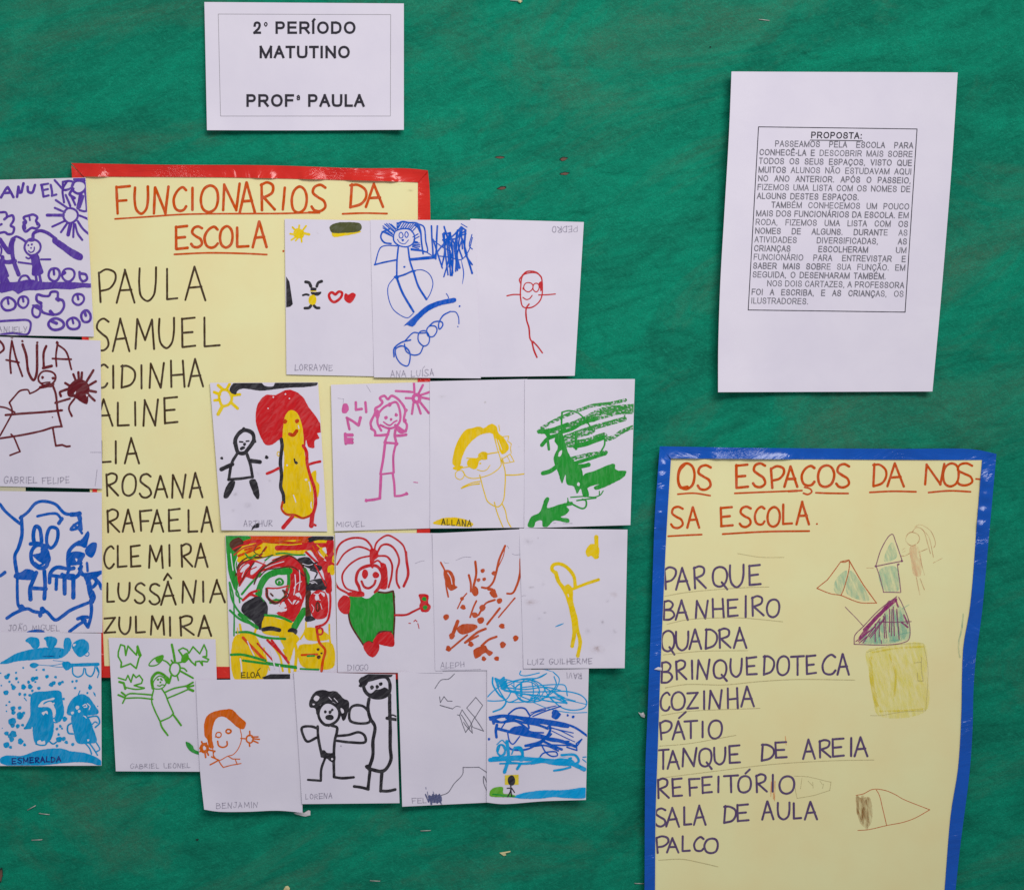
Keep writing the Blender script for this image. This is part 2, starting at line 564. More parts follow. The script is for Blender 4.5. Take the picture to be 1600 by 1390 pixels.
# ---------------------------------------------------------------- hand lettering
FONT = {
 'A': "l0,1 .46,0;l.46,0 1,1;l.2,.63 .82,.6", 'B': "l.03,.02 0,1;c0,.04 .5,0 .85,.18 .62,.42 .1,.48;c.1,.48 .75,.52 1,.75 .6,.97 0,1",
 'C': "c1,.12 .72,0 .3,.14 0,.52 .16,.9 .5,1 .8,.95 1,.8", 'D': "l.08,0 0,1;c0,.04 .45,.03 .95,.25 1,.55 .7,.85 0,1",
 'E': "l.02,.03 .06,1;l.02,.05 .95,0;l.05,.52 .78,.48;l.06,1 1,.95", 'F': "l.02,.03 .1,1;l.02,.05 1,0;l.08,.54 .75,.52",
 'G': "c1,.12 .6,0 .15,.2 0,.6 .25,.98 .7,.97 1,.6;l1,.6 .6,.62", 'H': "l.05,0 .08,1;l.9,0 1,1;l.06,.56 .95,.52",
 'I': "l.5,0 .5,1", 'J': "l.3,.03 1,0;c.75,0 .8,.6 .6,.95 .2,.98 0,.8", 'L': "l.03,0 .04,.98;l.04,.98 1,.95",
 'M': "l0,1 .1,0;l.1,0 .52,.7;l.52,.7 .9,.02;l.9,.02 1,1", 'N': "l0,1 .08,.03;l.08,.03 .8,1;l.8,1 1,0",
 'O': "o.55,0 .2,.12 0,.5 .14,.9 .48,1 .85,.85 1,.42 .85,.1", 'P': "l0,.1 .1,1;c0,.12 .45,0 .95,.1 1,.32 .65,.58 .1,.66",
 'Q': "o.5,0 .15,.14 0,.5 .14,.9 .5,1 .85,.85 1,.45 .85,.1;l.62,.78 1,1.14", 'R': "l.03,.06 .08,1;c0,.1 .45,0 .85,.1 .8,.36 .15,.55;l.15,.52 1,.98",
 'S': "c1,.1 .62,0 .2,.08 .08,.3 .45,.47 .88,.62 1,.84 .62,1 .2,.97 0,.84", 'T': "l0,.04 1,0;l.5,.02 .52,1",
 'U': "c.02,.03 0,.5 .14,.86 .5,1 .84,.84 .98,.5 1,0", 'V': "l0,0 .5,1;l.5,1 1,0", 'Y': "l0,0 .5,.5;l1,0 .4,1",
 'Z': "l0,.05 1,0;l1,0 0,.98;l0,.98 1,.93",
}
def pts_of(s):
    return [tuple(float(v) for v in p.split(',')) for p in s.split()]
def glyph(mb, sh, ch, box, w, mat, tr, loose=False):
    x0, x1, y0, y1 = box
    for st in FONT[ch].split(';'):
        mode, p = st[0], pts_of(st[1:])
        p = [tr((x0 + a * (x1 - x0), y0 + b * (y1 - y0))) for a, b in p]
        jit = 0.55 if loose else 0.35
        p = [(a + random.uniform(-jit, jit), b + random.uniform(-jit, jit)) for a, b in p]
        if mode == 'l':
            stroke(mb, sh, lerp_line(p, 3), w, mat)
        elif mode == 'c':
            stroke(mb, sh, catmull(p, 1.3), w, mat)
        else:
            stroke(mb, sh, catmull(p, 1.3, True), w, mat, closed=True)
WID = {'I': 0.25, 'M': 1.25, ' ': 0.7, 'L': 0.85, 'J': 0.8}
def lettering(mb, sh, text, x0, x1, y0, y1, w, mat, tr, slope=0.0, gap=0.42):
    """text spread evenly from x0 to x1; x1 < x0 with y1 < y0 gives upside-down writing"""
    tot = sum(WID.get(c, 1) for c in text) + gap * (len(text) - 1)
    u = (x1 - x0) / tot
    x = x0
    for c in text:
        cw = WID.get(c, 1) * u
        if c != ' ':
            dy = slope * (x - x0)
            k = random.uniform(-0.09, 0.09) * (y1 - y0)
            glyph(mb, sh, c, (x, x + cw, y0 + dy + k, y1 + dy + k * 0.6), w * random.uniform(0.85, 1.15), mat, tr, loose=True)
        x += cw + gap * u

def draw(root, sh, crop, data):
    """drawing notation, one mark per line: colour width mode points; '#kind' starts a new part"""
    cx, cy, cs = crop
    tr = lambda p: (cx + p[0] / cs, cy + p[1] / cs)
    sh.lvl = 0
    mb, name = None, None
    def flush():
        if mb and mb.v:
            o = mb.build(name, root)
    loose, lines, sec = ('#pencil_mark', '#crayon_mark', '#missed_speck', '#pencil_line'), [], ''
    for line in data.strip().splitlines():              # scattered marks: each its own part
        line = line.strip()
        if line.startswith('#'):
            sec = line
        if sec in loose and not line.startswith('#') and line:
            t = line.split(None, 3)
            for one in (t[3].split() if t[2] in 'dse' else t[3].split(';')):
                lines += [sec, ' '.join(t[:3] + [one])]
        else:
            lines.append(line)
    for line in lines:
        if not line:
            continue
        if line.startswith('#'):
            flush()
            mb, name = MB(), line[1:].strip()
            continue
        t = line.split(None, 3)
        mat = ink(t[0])
        w = float(t[1]) / cs
        mode, rest = t[2], t[3]
        if mode == 't':                               # t x0,x1,y0,y1[,slope] TEXT
            a, txt = rest.split(None, 1)
            v = [float(k) for k in a.split(',')]
            lettering(mb, sh, txt, *v[:4], w, mat, tr, v[4] if len(v) > 4 else 0.0)
            continue
        if mode == 'w':                               # w  A:x0,x1,y0,y1 B:...   letters traced one by one
            for g in rest.split():
                ch, v = g.split(':')
                glyph(mb, sh, ch, tuple(float(k) for k in v.split(',')), w, mat, tr)
            continue
        if mode == 'd':                               # dots  x,y,diameter
            sh.lvl += 1
            for g in rest.split():
                v = [float(k) for k in g.split(',')]
                c = tr(v[:2]); r = 0.5 * (v[2] if len(v) > 2 else w * cs) / cs
                ph = random.random() * 6
                poly = [(c[0] + r * (1 + 0.14 * math.sin(3 * a + ph) + 0.1 * math.sin(5 * a + 2 * ph)) * math.cos(a),
                         c[1] + r * (1 + 0.12 * math.sin(2 * a - ph)) * math.sin(a)) for a in [k * math.pi / 8 for k in range(16)]]
                fill(mb, sh, poly, mat, bump=False)
            continue
        if mode == 's':                               # smudges  x,y,rx,ry,strength
            for g in rest.split():
                v = [float(k) for k in g.split(',')]
                c = tr(v[:2])
                one = MB()
                smudge(one, sh, c[0], c[1], v[2] / cs, v[3] / cs, mat, v[4])
                one.build(name, root)
            continue
        if mode == 'e' or mode == 'E':                # ellipse outline / filled  x,y,rx,ry
            for g in rest.split():
                v = [float(k) for k in g.split(',')]
                ph = random.random() * 6
                p = [tr((v[0] + v[2] * (1 + 0.05 * math.sin(2 * a + ph)) * math.cos(a), v[1] + v[3] * (1 + 0.05 * math.sin(3 * a + ph)) * math.sin(a)))
                     for a in [k * math.pi / 8 + ph for k in range(16)]]
                if mode == 'e':
                    p.append((p[0][0] + random.uniform(-.6, .6), p[0][1] + random.uniform(-.6, .6)))
                    stroke(mb, sh, catmull(p, 1.4), w, mat)
                else:
                    fill(mb, sh, catmull(p, 2.0, True), mat)
            continue
        for sub in rest.split(';'):
            p = [tr(q) for q in pts_of(sub)]
            if mode == 'c':
                stroke(mb, sh, catmull(p, 1.4), w, mat)
            elif mode == 'k':
                stroke(mb, sh, catmull(p, 1.4), w, mat, taper=True)
            elif mode == 'o':
                stroke(mb, sh, catmull(p, 1.4, True), w, mat, closed=True)
            elif mode == 'l':                         # straight pieces, corners split
                for a, b in zip(p, p[1:]):
                    q = lerp_line([a, b], 2.5)
                    q = [(x + wob(x, y, 0.05, 0.5)[0], y + wob(x, y, 0.05, 0.5)[1]) for x, y in q]
                    stroke(mb, sh, q, w, mat)
            elif mode == 'f':                         # filled, soft ragged outline
                q = catmull(p, 1.6, True)
                q = [(x + wob(x, y, 0.35, 0.55)[0], y + wob(x, y, 0.35, 0.55)[1]) for x, y in q]
                fill(mb, sh, q, mat)
            elif mode == 'p':                         # filled, straight outline
                fill(mb, sh, lerp_line(p + [p[0]], 3), mat)
    flush()

# printed lettering: plain grotesque capitals, (advance width in cap heights, strokes)
BOWL = "c.58,0 .84,.05 .97,.27 .84,.49 .58,.54"
PRINT = {
 'A': (.93, "l0,1 .5,0;l.5,0 1,1;l.19,.64 .81,.64"),
 'B': (.93, "l0,0 0,1;l0,0 .58,0;c.58,0 .82,.05 .9,.24 .82,.42 .58,.47;l0,.47 .6,.47;c.6,.47 .88,.53 1,.74 .88,.95 .6,1;l0,1 .6,1"),
 'C': (1.0, "c.97,.3 .82,.07 .5,0 .16,.12 0,.5 .16,.88 .5,1 .83,.92 1,.68"),
 'D': (1.0, "l0,0 0,1;l0,0 .48,0;c.48,0 .86,.13 1,.5 .86,.87 .48,1;l0,1 .48,1"),
 'E': (.93, "l0,0 0,1;l0,0 .95,0;l0,.48 .9,.48;l0,1 1,1"),
 'F': (.85, "l0,0 0,1;l0,0 1,0;l0,.48 .88,.48"),
 'G': (1.09, "c.96,.28 .82,.06 .5,0 .15,.12 0,.5 .15,.88 .5,1 .8,.95 1,.82;l1,.82 1,.54;l1,.54 .58,.54"),
 'H': (1.0, "l0,0 0,1;l1,0 1,1;l0,.48 1,.48"), 'I': (.39, "l.5,0 .5,1"),
 'L': (.78, "l0,0 0,1;l0,1 1,1"), 'M': (1.16, "l0,0 0,1;l1,0 1,1;l0,0 .5,1;l.5,1 1,0"),
 'N': (1.0, "l0,0 0,1;l0,0 1,1;l1,0 1,1"), 'O': (1.09, "o.5,0 .15,.13 0,.5 .15,.87 .5,1 .85,.87 1,.5 .85,.13"),
 'P': (.93, "l0,0 0,1;l0,0 .58,0;" + BOWL + ";l0,.54 .58,.54"),
 'Q': (1.09, "o.5,0 .15,.13 0,.5 .15,.87 .5,1 .85,.87 1,.5 .85,.13;l.6,.78 1,1.05"),
 'R': (1.0, "l0,0 0,1;l0,0 .58,0;" + BOWL + ";l0,.54 .58,.54;l.52,.54 1,1"),
 'S': (.93, "c.94,.3 .82,.07 .5,0 .16,.06 .05,.25 .16,.42 .5,.49 .86,.58 1,.76 .84,.95 .5,1 .13,.93 0,.68"),
 'T': (.85, "l0,0 1,0;l.5,0 .5,1"), 'U': (1.0, "l0,0 0,.62;c0,.62 .1,.92 .5,1 .9,.92 1,.62;l1,.62 1,0"),
 'V': (.93, "l0,0 .5,1;l.5,1 1,0"), 'Z': (.85, "l0,0 1,0;l1,0 0,1;l0,1 1,1"),
 '2': (.78, "c.03,.3 .15,.06 .5,0 .86,.08 .95,.3 .75,.58 .3,.82 0,1;l0,1 1,1"),
 '.': (.39, "l.5,1 .5,.97"), ',': (.39, "l.55,1 .4,1.14"), '-': (.46, "l0,.63 1,.63"), ':': (.46, "l.5,1 .5,.97;l.5,.36 .5,.33"),
 'o': (.56, "o.5,-.02 .0,.16 .5,.36 1,.16"), 'a': (.58, "c.1,.12 .5,0 .85,.12 .85,.4;c.85,.2 .3,.22 .05,.33 .4,.44 .85,.32"),
}
ACC = {'Í': ('I', "l.35,-.14 1.0,-.3"), 'Ó': ('O', "l.45,-.14 .62,-.3"), 'Á': ('A', "l.45,-.14 .62,-.3"), 'É': ('E', "l.45,-.14 .62,-.3"),
       'Ê': ('E', "l.25,-.13 .5,-.29;l.5,-.29 .75,-.13"), 'Ã': ('A', "c.2,-.15 .38,-.26 .62,-.16 .8,-.27"), 'Ç': ('C', "c.5,1.02 .66,1.13 .55,1.24 .35,1.24"),
       '°': ('o', ""), 'ª': ('a', "")}
def print_width(txt):
    return sum(.39 if c == ' ' else PRINT[ACC.get(c, (c, ''))[0]][0] for c in txt)
def print_text(mb, sh, txt, unit, cap, w, mat, tr):
    """unit: pixels per cap height of advance; tr maps (x along the line, y down from the cap line) to photo pixels"""
    x = 0.0
    for c in txt:
        if c == ' ':
            x += .39 * unit
            continue
        base, acc = ACC.get(c, (c, ''))
        adv, g = PRINT[base]
        a = adv * unit
        side = (.10 if adv > .5 else .05) * unit
        i = w / 2
        bx0, bx1 = x + side * (.5 if base in 'ATVZ' else 1) + i, x + a - side * (.3 if base in 'ATVZLF' else .7) - i
        if base in '.:,I':
            bx0, bx1 = x + a * .3, x + a * .7
        for st in (g + (';' + acc if acc else '')).split(';'):
            p = [tr(bx0 + u * (bx1 - bx0), i + v * (cap - 2 * i)) for u, v in pts_of(st[1:])]
            if base in 'oa':
                stroke(mb, sh, catmull(p, 0.8, st[0] == 'o'), w * 0.5, mat, closed=st[0] == 'o', square=True)
            elif st[0] == 'l':
                stroke(mb, sh, lerp_line(p, 4), w, mat, square=True)
            elif st[0] == 'c':
                stroke(mb, sh, catmull(p, 0.8), w, mat, square=True)
            else:
                stroke(mb, sh, catmull(p, 0.8, True), w, mat, closed=True, square=True)
        x += a

# ================================================================ the board behind everything
def board():
    mb = MB()
    x, z, y0, y1 = 0.85, 0.75, 0.012, 0.03
    v = [Vector((sx * x, y, sz * z)) for y in (y0, y1) for sz in (-1, 1) for sx in (-1, 1)]
    mb.add(v, [[0, 1, 3, 2], [4, 6, 7, 5], [0, 4, 5, 1], [2, 3, 7, 6], [0, 2, 6, 4], [1, 5, 7, 3]], M_TEAR)
    o = mb.build('wall', smooth=False, loc=(0, 0, 0))
    o['kind'] = 'structure'
board()

def cloth_h(px, py):
    """height of the loosely stretched cloth: shallow slanting folds, finer ripples"""
    a = 0.24                                       # folds climb to the right
    u = px * math.cos(a) - py * math.sin(a)
    v = px * math.sin(a) + py * math.cos(a)
    n1 = noise.noise((u * 0.0022, v * 0.0085, 0.3))
    n2 = noise.noise((u * 0.006, v * 0.026, 4.3))
    n3 = noise.noise((u * 0.016, v * 0.075, 9.1))
    k = 0.55 + 0.45 * max(0, min(1, (px + 200 - py * 0.55) / 900))       # smoother towards the lower left
    n4 = abs(noise.noise((u * 0.010, v * 0.034, 14.7)))               # pinched creases
    f = (n1 * 2.2 + n2 * 2.0 * k + n3 * 0.75 * k - 1.3 * k * math.exp(-(n4 / 0.07) ** 2) + 0.3)
    # a long fold running up from the corner of the upper drawings
    d = (py - (345 - (px - 860) * 0.42))
    if px > 820:
        f += 1.3 * math.exp(-(d / 26) ** 2) * math.exp(-((px - 930) / 120) ** 2)
    return -0.0046 + 0.001 * f

def cloth():
    mb = MB()
    nx, ny = 560, 560
    x0, x1, y0, y1 = -260, 1860, -240, 1640
    vs = []
    for j in range(ny + 1):
        for i in range(nx + 1):
            px, py = x0 + (x1 - x0) * i / nx, y0 + (y1 - y0) * j / ny
            vs.append(pos(px, py, min(-0.0004, cloth_h(px, py))))
    W = nx + 1
    mb.add(vs, [[j * W + i, (j + 1) * W + i, (j + 1) * W + i + 1, j * W + i + 1] for j in range(ny) for i in range(nx)], cloth_mat())
    root = thing('felt_cloth', Vector((0, 0, 0)), 'wrinkled green felt cloth stretched over the whole board behind every paper', 'cloth')
    mb.build('fabric', root)
    # slits where the brown board shows
    for (x, y, w, h, a, mt) in ((781, 245.5, 17, 4, .03, M_TEAR), (881, 248, 14, 7, -.22, M_TEAR), (882, 271, 16, 5, -.08, M_TEAR),
                                (784.5, 293.5, 15, 6, -.15, M_TEAR), (308, 1311, 5, 3, 0, M_HOLE), (1, 1366, 7, 28, 0.1, M_TEAR),
                                (1110, 73, 3, 2, 0, M_HOLE)):
        t = MB()
        n = 24
        for (k, m, up) in ((1.0, M_HOLE, 0.0001), (0.78, mt, 0.00018)):
            v = []
            for i in range(n):
                b = 2 * math.pi * i / n
                r = 1 + 0.45 * noise.noise((x + 3 * math.cos(b), y + 3 * math.sin(b), 1))
                ex, ey = 0.5 * w * k * r * math.cos(b), 0.42 * h * k * r * math.sin(b) * abs(math.sin(b)) ** 0.7 + (0.8 if k < 1 else 0)
                px, py = x + ex * math.cos(a) - ey * math.sin(a), y + ex * math.sin(a) + ey * math.cos(a)
                v.append(pos(px, py, cloth_h(x, y) + 0.0006 + up))
            t.add(v, [list(range(n - 1, -1, -1))], m)
        t.build('tear' if max(w, h) > 6 else 'pinhole', root)
cloth()

# ================================================================ the two posters
H_POSTER = 0.0012
def strip(root, outer, inner, mat, h, seed, lift=None, wave=0.5, ends=None):
    """a strip of film between two edge lines (photo pixels)"""
    sh = Sheet(outer[0], outer[-1], inner[-1], inner[0], h, T=outer[1:-1], B=inner[1:-1], seed=seed, wave=wave, lift=lift)
    n = max(20, int(math.dist(outer[0], outer[-1]) / 9))
    sh.mesh(mat, n, 6, 0.00022).build('film_border', root)
    return sh

def shstrip(root, TL, TR, BR, BL, mat, h, seed, nx, ny, **kw):
    sh = Sheet(TL, TR, BR, BL, h, seed=seed, **kw)
    sh.mesh(mat, nx, ny, 0.00022).build('film_border', root)

# ---- red-bordered poster of staff names
c0 = pos(400, 660, H_POSTER)
p1 = thing('poster', c0, 'large cream poster with red film border and ten handwritten names under an orange heading', 'poster', 'handwritten cream posters')
card1 = Sheet((120, 268), (662, 276), (660, 1052), (152, 1050), H_POSTER + 0.0004, seed=1, wave=0.5)
card1.mesh(M_CARD, 50, 60, 0.0003).build('card', p1)
hb = H_POSTER + 0.0009
shstrip(p1, (111, 255), (669, 266.5), (653.5, 284.8), (131, 276), M_RED, hb + 0.0004, 3, 220, 12, T=[(250, 257.5), (420, 258.5), (560, 263), (640, 263.4)], B=[(330, 277), (390, 278), (560, 282)], lift={'t': (1.0, 6)}, wave=0.9, curl=((668, 268, 1.5, 14),), tilt=((116, 172, 10, 3.2), (392, 432, 10, 2.8), (466, 508, 8, 3.4), (538, 624, 12, 3.4)))
shstrip(p1, (653, 274), (668.5, 267), (671.5, 1061), (650, 1045), M_RED, hb, 4, 5, 80, R=[(671.5, 300), (672, 600)], L=[(653, 500)], lift={'r': (1.1, 7)}, wave=0.8)
shstrip(p1, (111.5, 258), (131, 276), (163, 1041), (156, 1058), M_RED, hb, 5, 5, 80, L=[(128, 527), (144.5, 765)], R=[(138.5, 527), (151.5, 765)], lift={'l': (1.0, 7)}, wave=0.8)
shstrip(p1, (163, 1040), (650.5, 1043), (671, 1061), (156, 1058), M_RED, hb - 0.0001, 6, 60, 5, lift={'b': (0.5, 8)}, wave=0.3)

A = (100, 245, 5.3333); Bc = (390, 245, 5.3333); Cc = (140, 400, 6.95); Dc = (140, 590, 6.95); E = (140, 780, 6.045)
draw(p1, card1, A, """
#heading
TI 23 w F:435,550,245,475 U:590,700,250,475 N:750,870,250,472 C:915,1018,255,452 I:1052,1092,260,442 O:1140,1285,240,460 N:1325,1465,225,445 A:1465,1590,215,465
TI 23 w E:930,1030,578,768 S:1062,1150,580,755 C:1172,1282,585,758 O:1300,1405,580,755 L:1440,1535,590,752
TI 14 c 425,518 700,500 1000,480 1547,474 1800,473 2128,464
TI 15 c 920,813 1200,801 1500,806 1690,815
TI 20 c 2040,464 2128,465
""")
draw(p1, card1, Bc, """
#heading
TI 23 w R:95,210,215,445 O:350,475,250,465 S:518,632,235,452 D:840,972,230,420 A:970,1112,225,418 A:28,142,540,752
TI 22 l 293,258 278,440
TI 16 c 775,476 950,470 1145,474
TI 18 d 281,786,17
#stain
BS 10 s 1340,280,40,18,.5 1250,235,30,10,.35
""")
for data, crop in (("P:100,280,145,498 A:295,488,150,508 U:538,720,125,490 L:838,955,140,475 A:1040,1255,118,480", Cc),
                   ("S:70,205,680,1025 A:250,430,680,1035 M:500,700,685,1010 U:755,915,670,1000 E:1000,1148,670,990 L:1242,1412,670,985", Cc),
                   ("C:60,195,1180,1432 I:215,300,1190,1432 D:345,490,1185,1430 I:535,590,1185,1435 N:650,805,1160,1430 H:875,1030,1135,1420 A:1075,1230,1115,1415", Cc),
                   ("A:72,250,235,520 L:302,428,270,525 I:460,530,262,520 N:585,742,235,520 E:810,955,210,495", Dc),
                   ("L:120,228,690,920 I:245,325,690,925 A:382,535,655,930", Dc),
                   ("R:180,312,1035,1280 O:355,505,1045,1280 S:545,665,1045,1300 A:705,845,1065,1298 N:895,1040,1050,1300 A:1085,1225,1035,1295", Dc),
                   ("R:165,282,95,310 A:315,420,95,305 F:475,582,102,295 A:585,697,100,303 E:745,855,90,300 L:930,1015,100,310 A:1058,1165,72,305", E),
                   ("C:138,228,440,650 L:265,348,440,640 E:388,480,435,635 M:560,692,435,645 I:735,775,430,628 R:865,970,420,635 A:995,1115,415,635", E),
                   ("L:165,232,790,970 U:272,378,785,960 S:428,520,790,978 S:566,660,795,990 A:675,815,775,993 N:875,1005,768,975 I:1050,1095,775,965 A:1138,1275,760,970", E),
                   ("Z:140,242,1115,1262 U:280,387,1110,1270 L:435,522,1105,1260 M:578,706,1100,1275 I:745,775,1110,1285 R:855,982,1098,1282 A:1028,1150,1095,1287", E)):
    extra = "\nBK 19 l 702,760 737,700 770,745" if 'S:566' in data else ""
    draw(p1, card1, crop, "#handwritten_name\nBK %d w %s%s" % (23 if crop is not E else 20, data, extra))

# ---- blue-bordered poster of places
c1 = pos(1280, 1080, H_POSTER)
p2 = thing('poster', c1, 'cream poster with blue film border listing school places beside faint pencil-crayon drawings', 'poster', 'handwritten cream posters')
LE = [(1041, 830), (1037.5, 915), (1032, 1045), (1028, 1165), (1024.4, 1270)]
RE = [(1527, 810), (1515.6, 950), (1505.5, 1008), (1503.2, 1060), (1502.5, 1110), (1497, 1200), (1485.6, 1272), (1476, 1390)]
card2 = Sheet((1047.5, 714), (1536, 716), (1470, 1460), (1022, 1460), H_POSTER + 0.0006, L=LE, R=RE, seed=2, wave=0.8, lift={'r': (0.9, 30)})
card2.mesh(M_CARD, 56, 80, 0.0003).build('card', p2)
hb = H_POSTER + 0.0014
shstrip(p2, (1031, 697), (1557, 709), (1535, 718.5), (1048, 716), M_BLUE, hb + 0.0004, 13, 220, 12, T=[(1180, 699.5), (1400, 701), (1523, 702)], B=[(1300, 717.5)], lift={'t': (1.0, 6)}, wave=0.9, tilt=((1034, 1100, 12, 3.4), (1104, 1240, 18, 3.6)))
shstrip(p2, (1031, 697), (1048.4, 716), (1022.5, 1460), (1006, 1460), M_BLUE, hb, 14, 12, 260, L=[(1027, 750), (1023.4, 802), (1018, 950), (1012, 1110), (1008.4, 1200), (1007, 1390)], R=[(1041.5, 830), (1037.5, 915), (1032, 1045), (1028, 1165), (1024.4, 1270), (1023.5, 1390)], lift={'l': (2.6, 9)}, wave=0.9, curl=((1040, 726, 2.55, 9.3), (1038, 745, 3.06, 10.2), (1036, 765, 2.81, 10.2), (1035, 784, 3.06, 10.2), (1034, 803, 2.81, 9.3), (1031, 819, 2.55, 9.3), (1024, 832, 1.78, 6.8)))
shstrip(p2, (1534.7, 717.5), (1557, 709), (1486, 1460), (1470.5, 1460), M_BLUE, hb + 0.0009, 15, 12, 260, L=RE, R=[(1546, 830), (1534, 960), (1524.5, 1030), (1520.8, 1085), (1520, 1130), (1515.6, 1200), (1500.6, 1320), (1493, 1390)], lift={'r': (0.8, 7)}, wave=1.0, curl=((1542, 752, 3.06, 10.2), (1540, 775, 2.04, 9.3), (1537, 800, 2.04, 8.5), (1534, 822, 2.55, 9.3)))

F = (1000, 690, 5.3333); Gc = (1270, 690, 5.3333); Hc = (1000, 940, 5.3333); J = (1270, 940, 5.3333); Kc = (1000, 1150, 5.3333); Lc = (1270, 1150, 5.3333)
draw(p2, card2, F, """
#heading
TI 22 w O:315,455,182,395 S:480,588,195,397 E:800,900,190,385 S:942,1042,180,377 P:1092,1200,205,382 A:1205,1312,205,375 C:1348,1452,200,365
TI 24 c 370,190 330,240 318,320 340,380 395,375
TI 15 c 1372,378 1418,392 1432,415 1400,438 1362,428
TI 14 c 315,436 450,428 585,448
TI 14 c 790,429 1000,420 1250,410 1350,406
TI 20 c 1240,412 1310,408
TI 15 c 1465,424 1560,428 1735,430
TI 20 w S:260,357,540,715 A:393,492,545,714 E:672,772,545,702 S:830,922,540,707 C:958,1038,540,690 O:1062,1167,545,705 L:1190,1267,525,688 A:1303,1408,500,688
TI 14 c 235,786 380,778 515,772
TI 15 c 690,768 1050,748 1410,743
TI 10 d 1475,684,16
#handwritten_word
PU 18 w P:205,298,1045,1228 A:300,413,1050,1230 R:450,548,1035,1220 Q:605,727,1040,1205 U:750,862,1022,1210 E:908,1005,1025,1192
#ruled_line
LN 7 c 205,1285 400,1252 900,1212 1075,1208
LN 6 c 815,930 1000,960 1200,962
""")
draw(p2, card2, Gc, """
#heading
TI 22 w O:43,177,195,375 S:198,302,185,380
TI 20 w D:505,612,185,370 A:622,757,178,370 N:935,1097,185,355 O:1085,1217,180,370 S:1200,1330,180,360
TI 15 c 475,421 660,412 860,416
TI 15 c 965,422 1140,408 1315,416
TI 13 c 1360,309 1394,312
""")
for data, crop in (("#handwritten_word\nPU 18 w B:200,288,-8,148 A:298,400,-12,148 N:465,565,-12,135 H:602,697,-25,128 E:730,817,-23,120 I:860,900,-50,125 R:932,1030,-48,115 O:1058,1163,-22,125\n#ruled_line\nLN 7 c 225,185 400,147 800,131 1000,145 1190,165", Hc),
                   ("#handwritten_word\nPU 18 w Q:180,288,240,412 U:300,402,245,402 A:412,512,230,390 D:548,642,225,388 R:658,755,220,382 A:782,887,215,382\n#ruled_line\nLN 7 c 195,440 500,411 900,405", Hc),
                   ("#handwritten_word\nPU 18 w B:180,268,500,672 R:300,387,485,645 I:420,448,490,640 N:478,578,480,640 Q:612,722,485,637 U:755,847,470,622 E:888,972,460,605 D:1032,1117,450,605 O:1143,1243,450,608 T:1258,1367,452,605 E:1388,1467,445,598 C:1520,1627,440,605 A:1645,1742,435,605\n#ruled_line\nLN 8 c 210,715 380,687 700,690 1000,662 1300,645 1790,650", Hc),
                   ("#handwritten_word\nPU 18 w C:172,248,755,905 O:262,372,750,900 Z:395,482,755,890 I:520,550,742,890 N:578,682,735,888 H:728,817,718,885 A:843,950,705,870\n#ruled_line\nLN 7 c 180,945 400,911 1000,885", Hc),
                   ("#handwritten_word\nPU 18 w P:168,262,990,1145 A:272,372,990,1142 T:370,477,990,1135 I:508,532,995,1125 O:572,683,985,1137\nPU 17 l 325,967 382,915\n#ruled_line\nLN 7 c 165,1200 400,1180 800,1110", Hc),
                   ("#handwritten_word\nPU 18 w T:145,240,108,270 A:230,327,120,270 N:355,472,95,248 Q:492,597,100,248 U:618,710,90,232 E:742,832,75,220 D:1015,1114,65,202 E:1128,1222,45,178 A:1358,1457,25,185 R:1495,1590,28,175 E:1602,1700,15,167 I:1745,1775,12,160 A:1788,1897,5,165\n#ruled_line\nLN 7 c 215,340 600,292 1100,232 1600,202 1950,195", Kc),
                   ("#handwritten_word\nPU 18 w R:148,240,350,512 E:270,352,350,497 F:408,494,350,492 E:518,600,335,470 I:640,665,335,465 T:700,817,325,465 O:818,925,330,467 R:968,1057,315,462 I:1098,1114,320,458 O:1162,1287,330,475\nPU 17 l 880,307 915,274", Kc),
                   ("#handwritten_word\nPU 18 w S:128,212,600,748 A:218,327,595,750 L:368,427,590,738 A:448,547,575,736 D:703,797,578,720 E:808,904,565,705 A:1018,1112,540,690 U:1148,1247,550,690 L:1280,1342,555,685 A:1373,1477,545,690", Kc),
                   ("#handwritten_word\nPU 18 w P:138,235,830,970 A:225,320,845,967 L:353,416,832,955 C:452,528,838,955 O:538,650,848,972\n#ruled_line\nLN 8 c 155,1030 350,1022 500,1050 650,1085", Kc)):
    draw(p2, card2, crop, data)
draw(p2, card2, Kc, """
#crayon_mark
OP 9 l 1095,375 1090,500;1125,370 1120,535;1106,400 1112,520
OP 9 l 1212,0 1218,70
#drawn_box
LN 6 l 1285,330 1400,335 1590,380 1580,450 1450,490 1310,515 1285,400
LN 5 l 1350,350 1338,435;1400,370 1440,410;1440,380 1445,430;1500,370 1520,400;1530,395 1520,435
""")
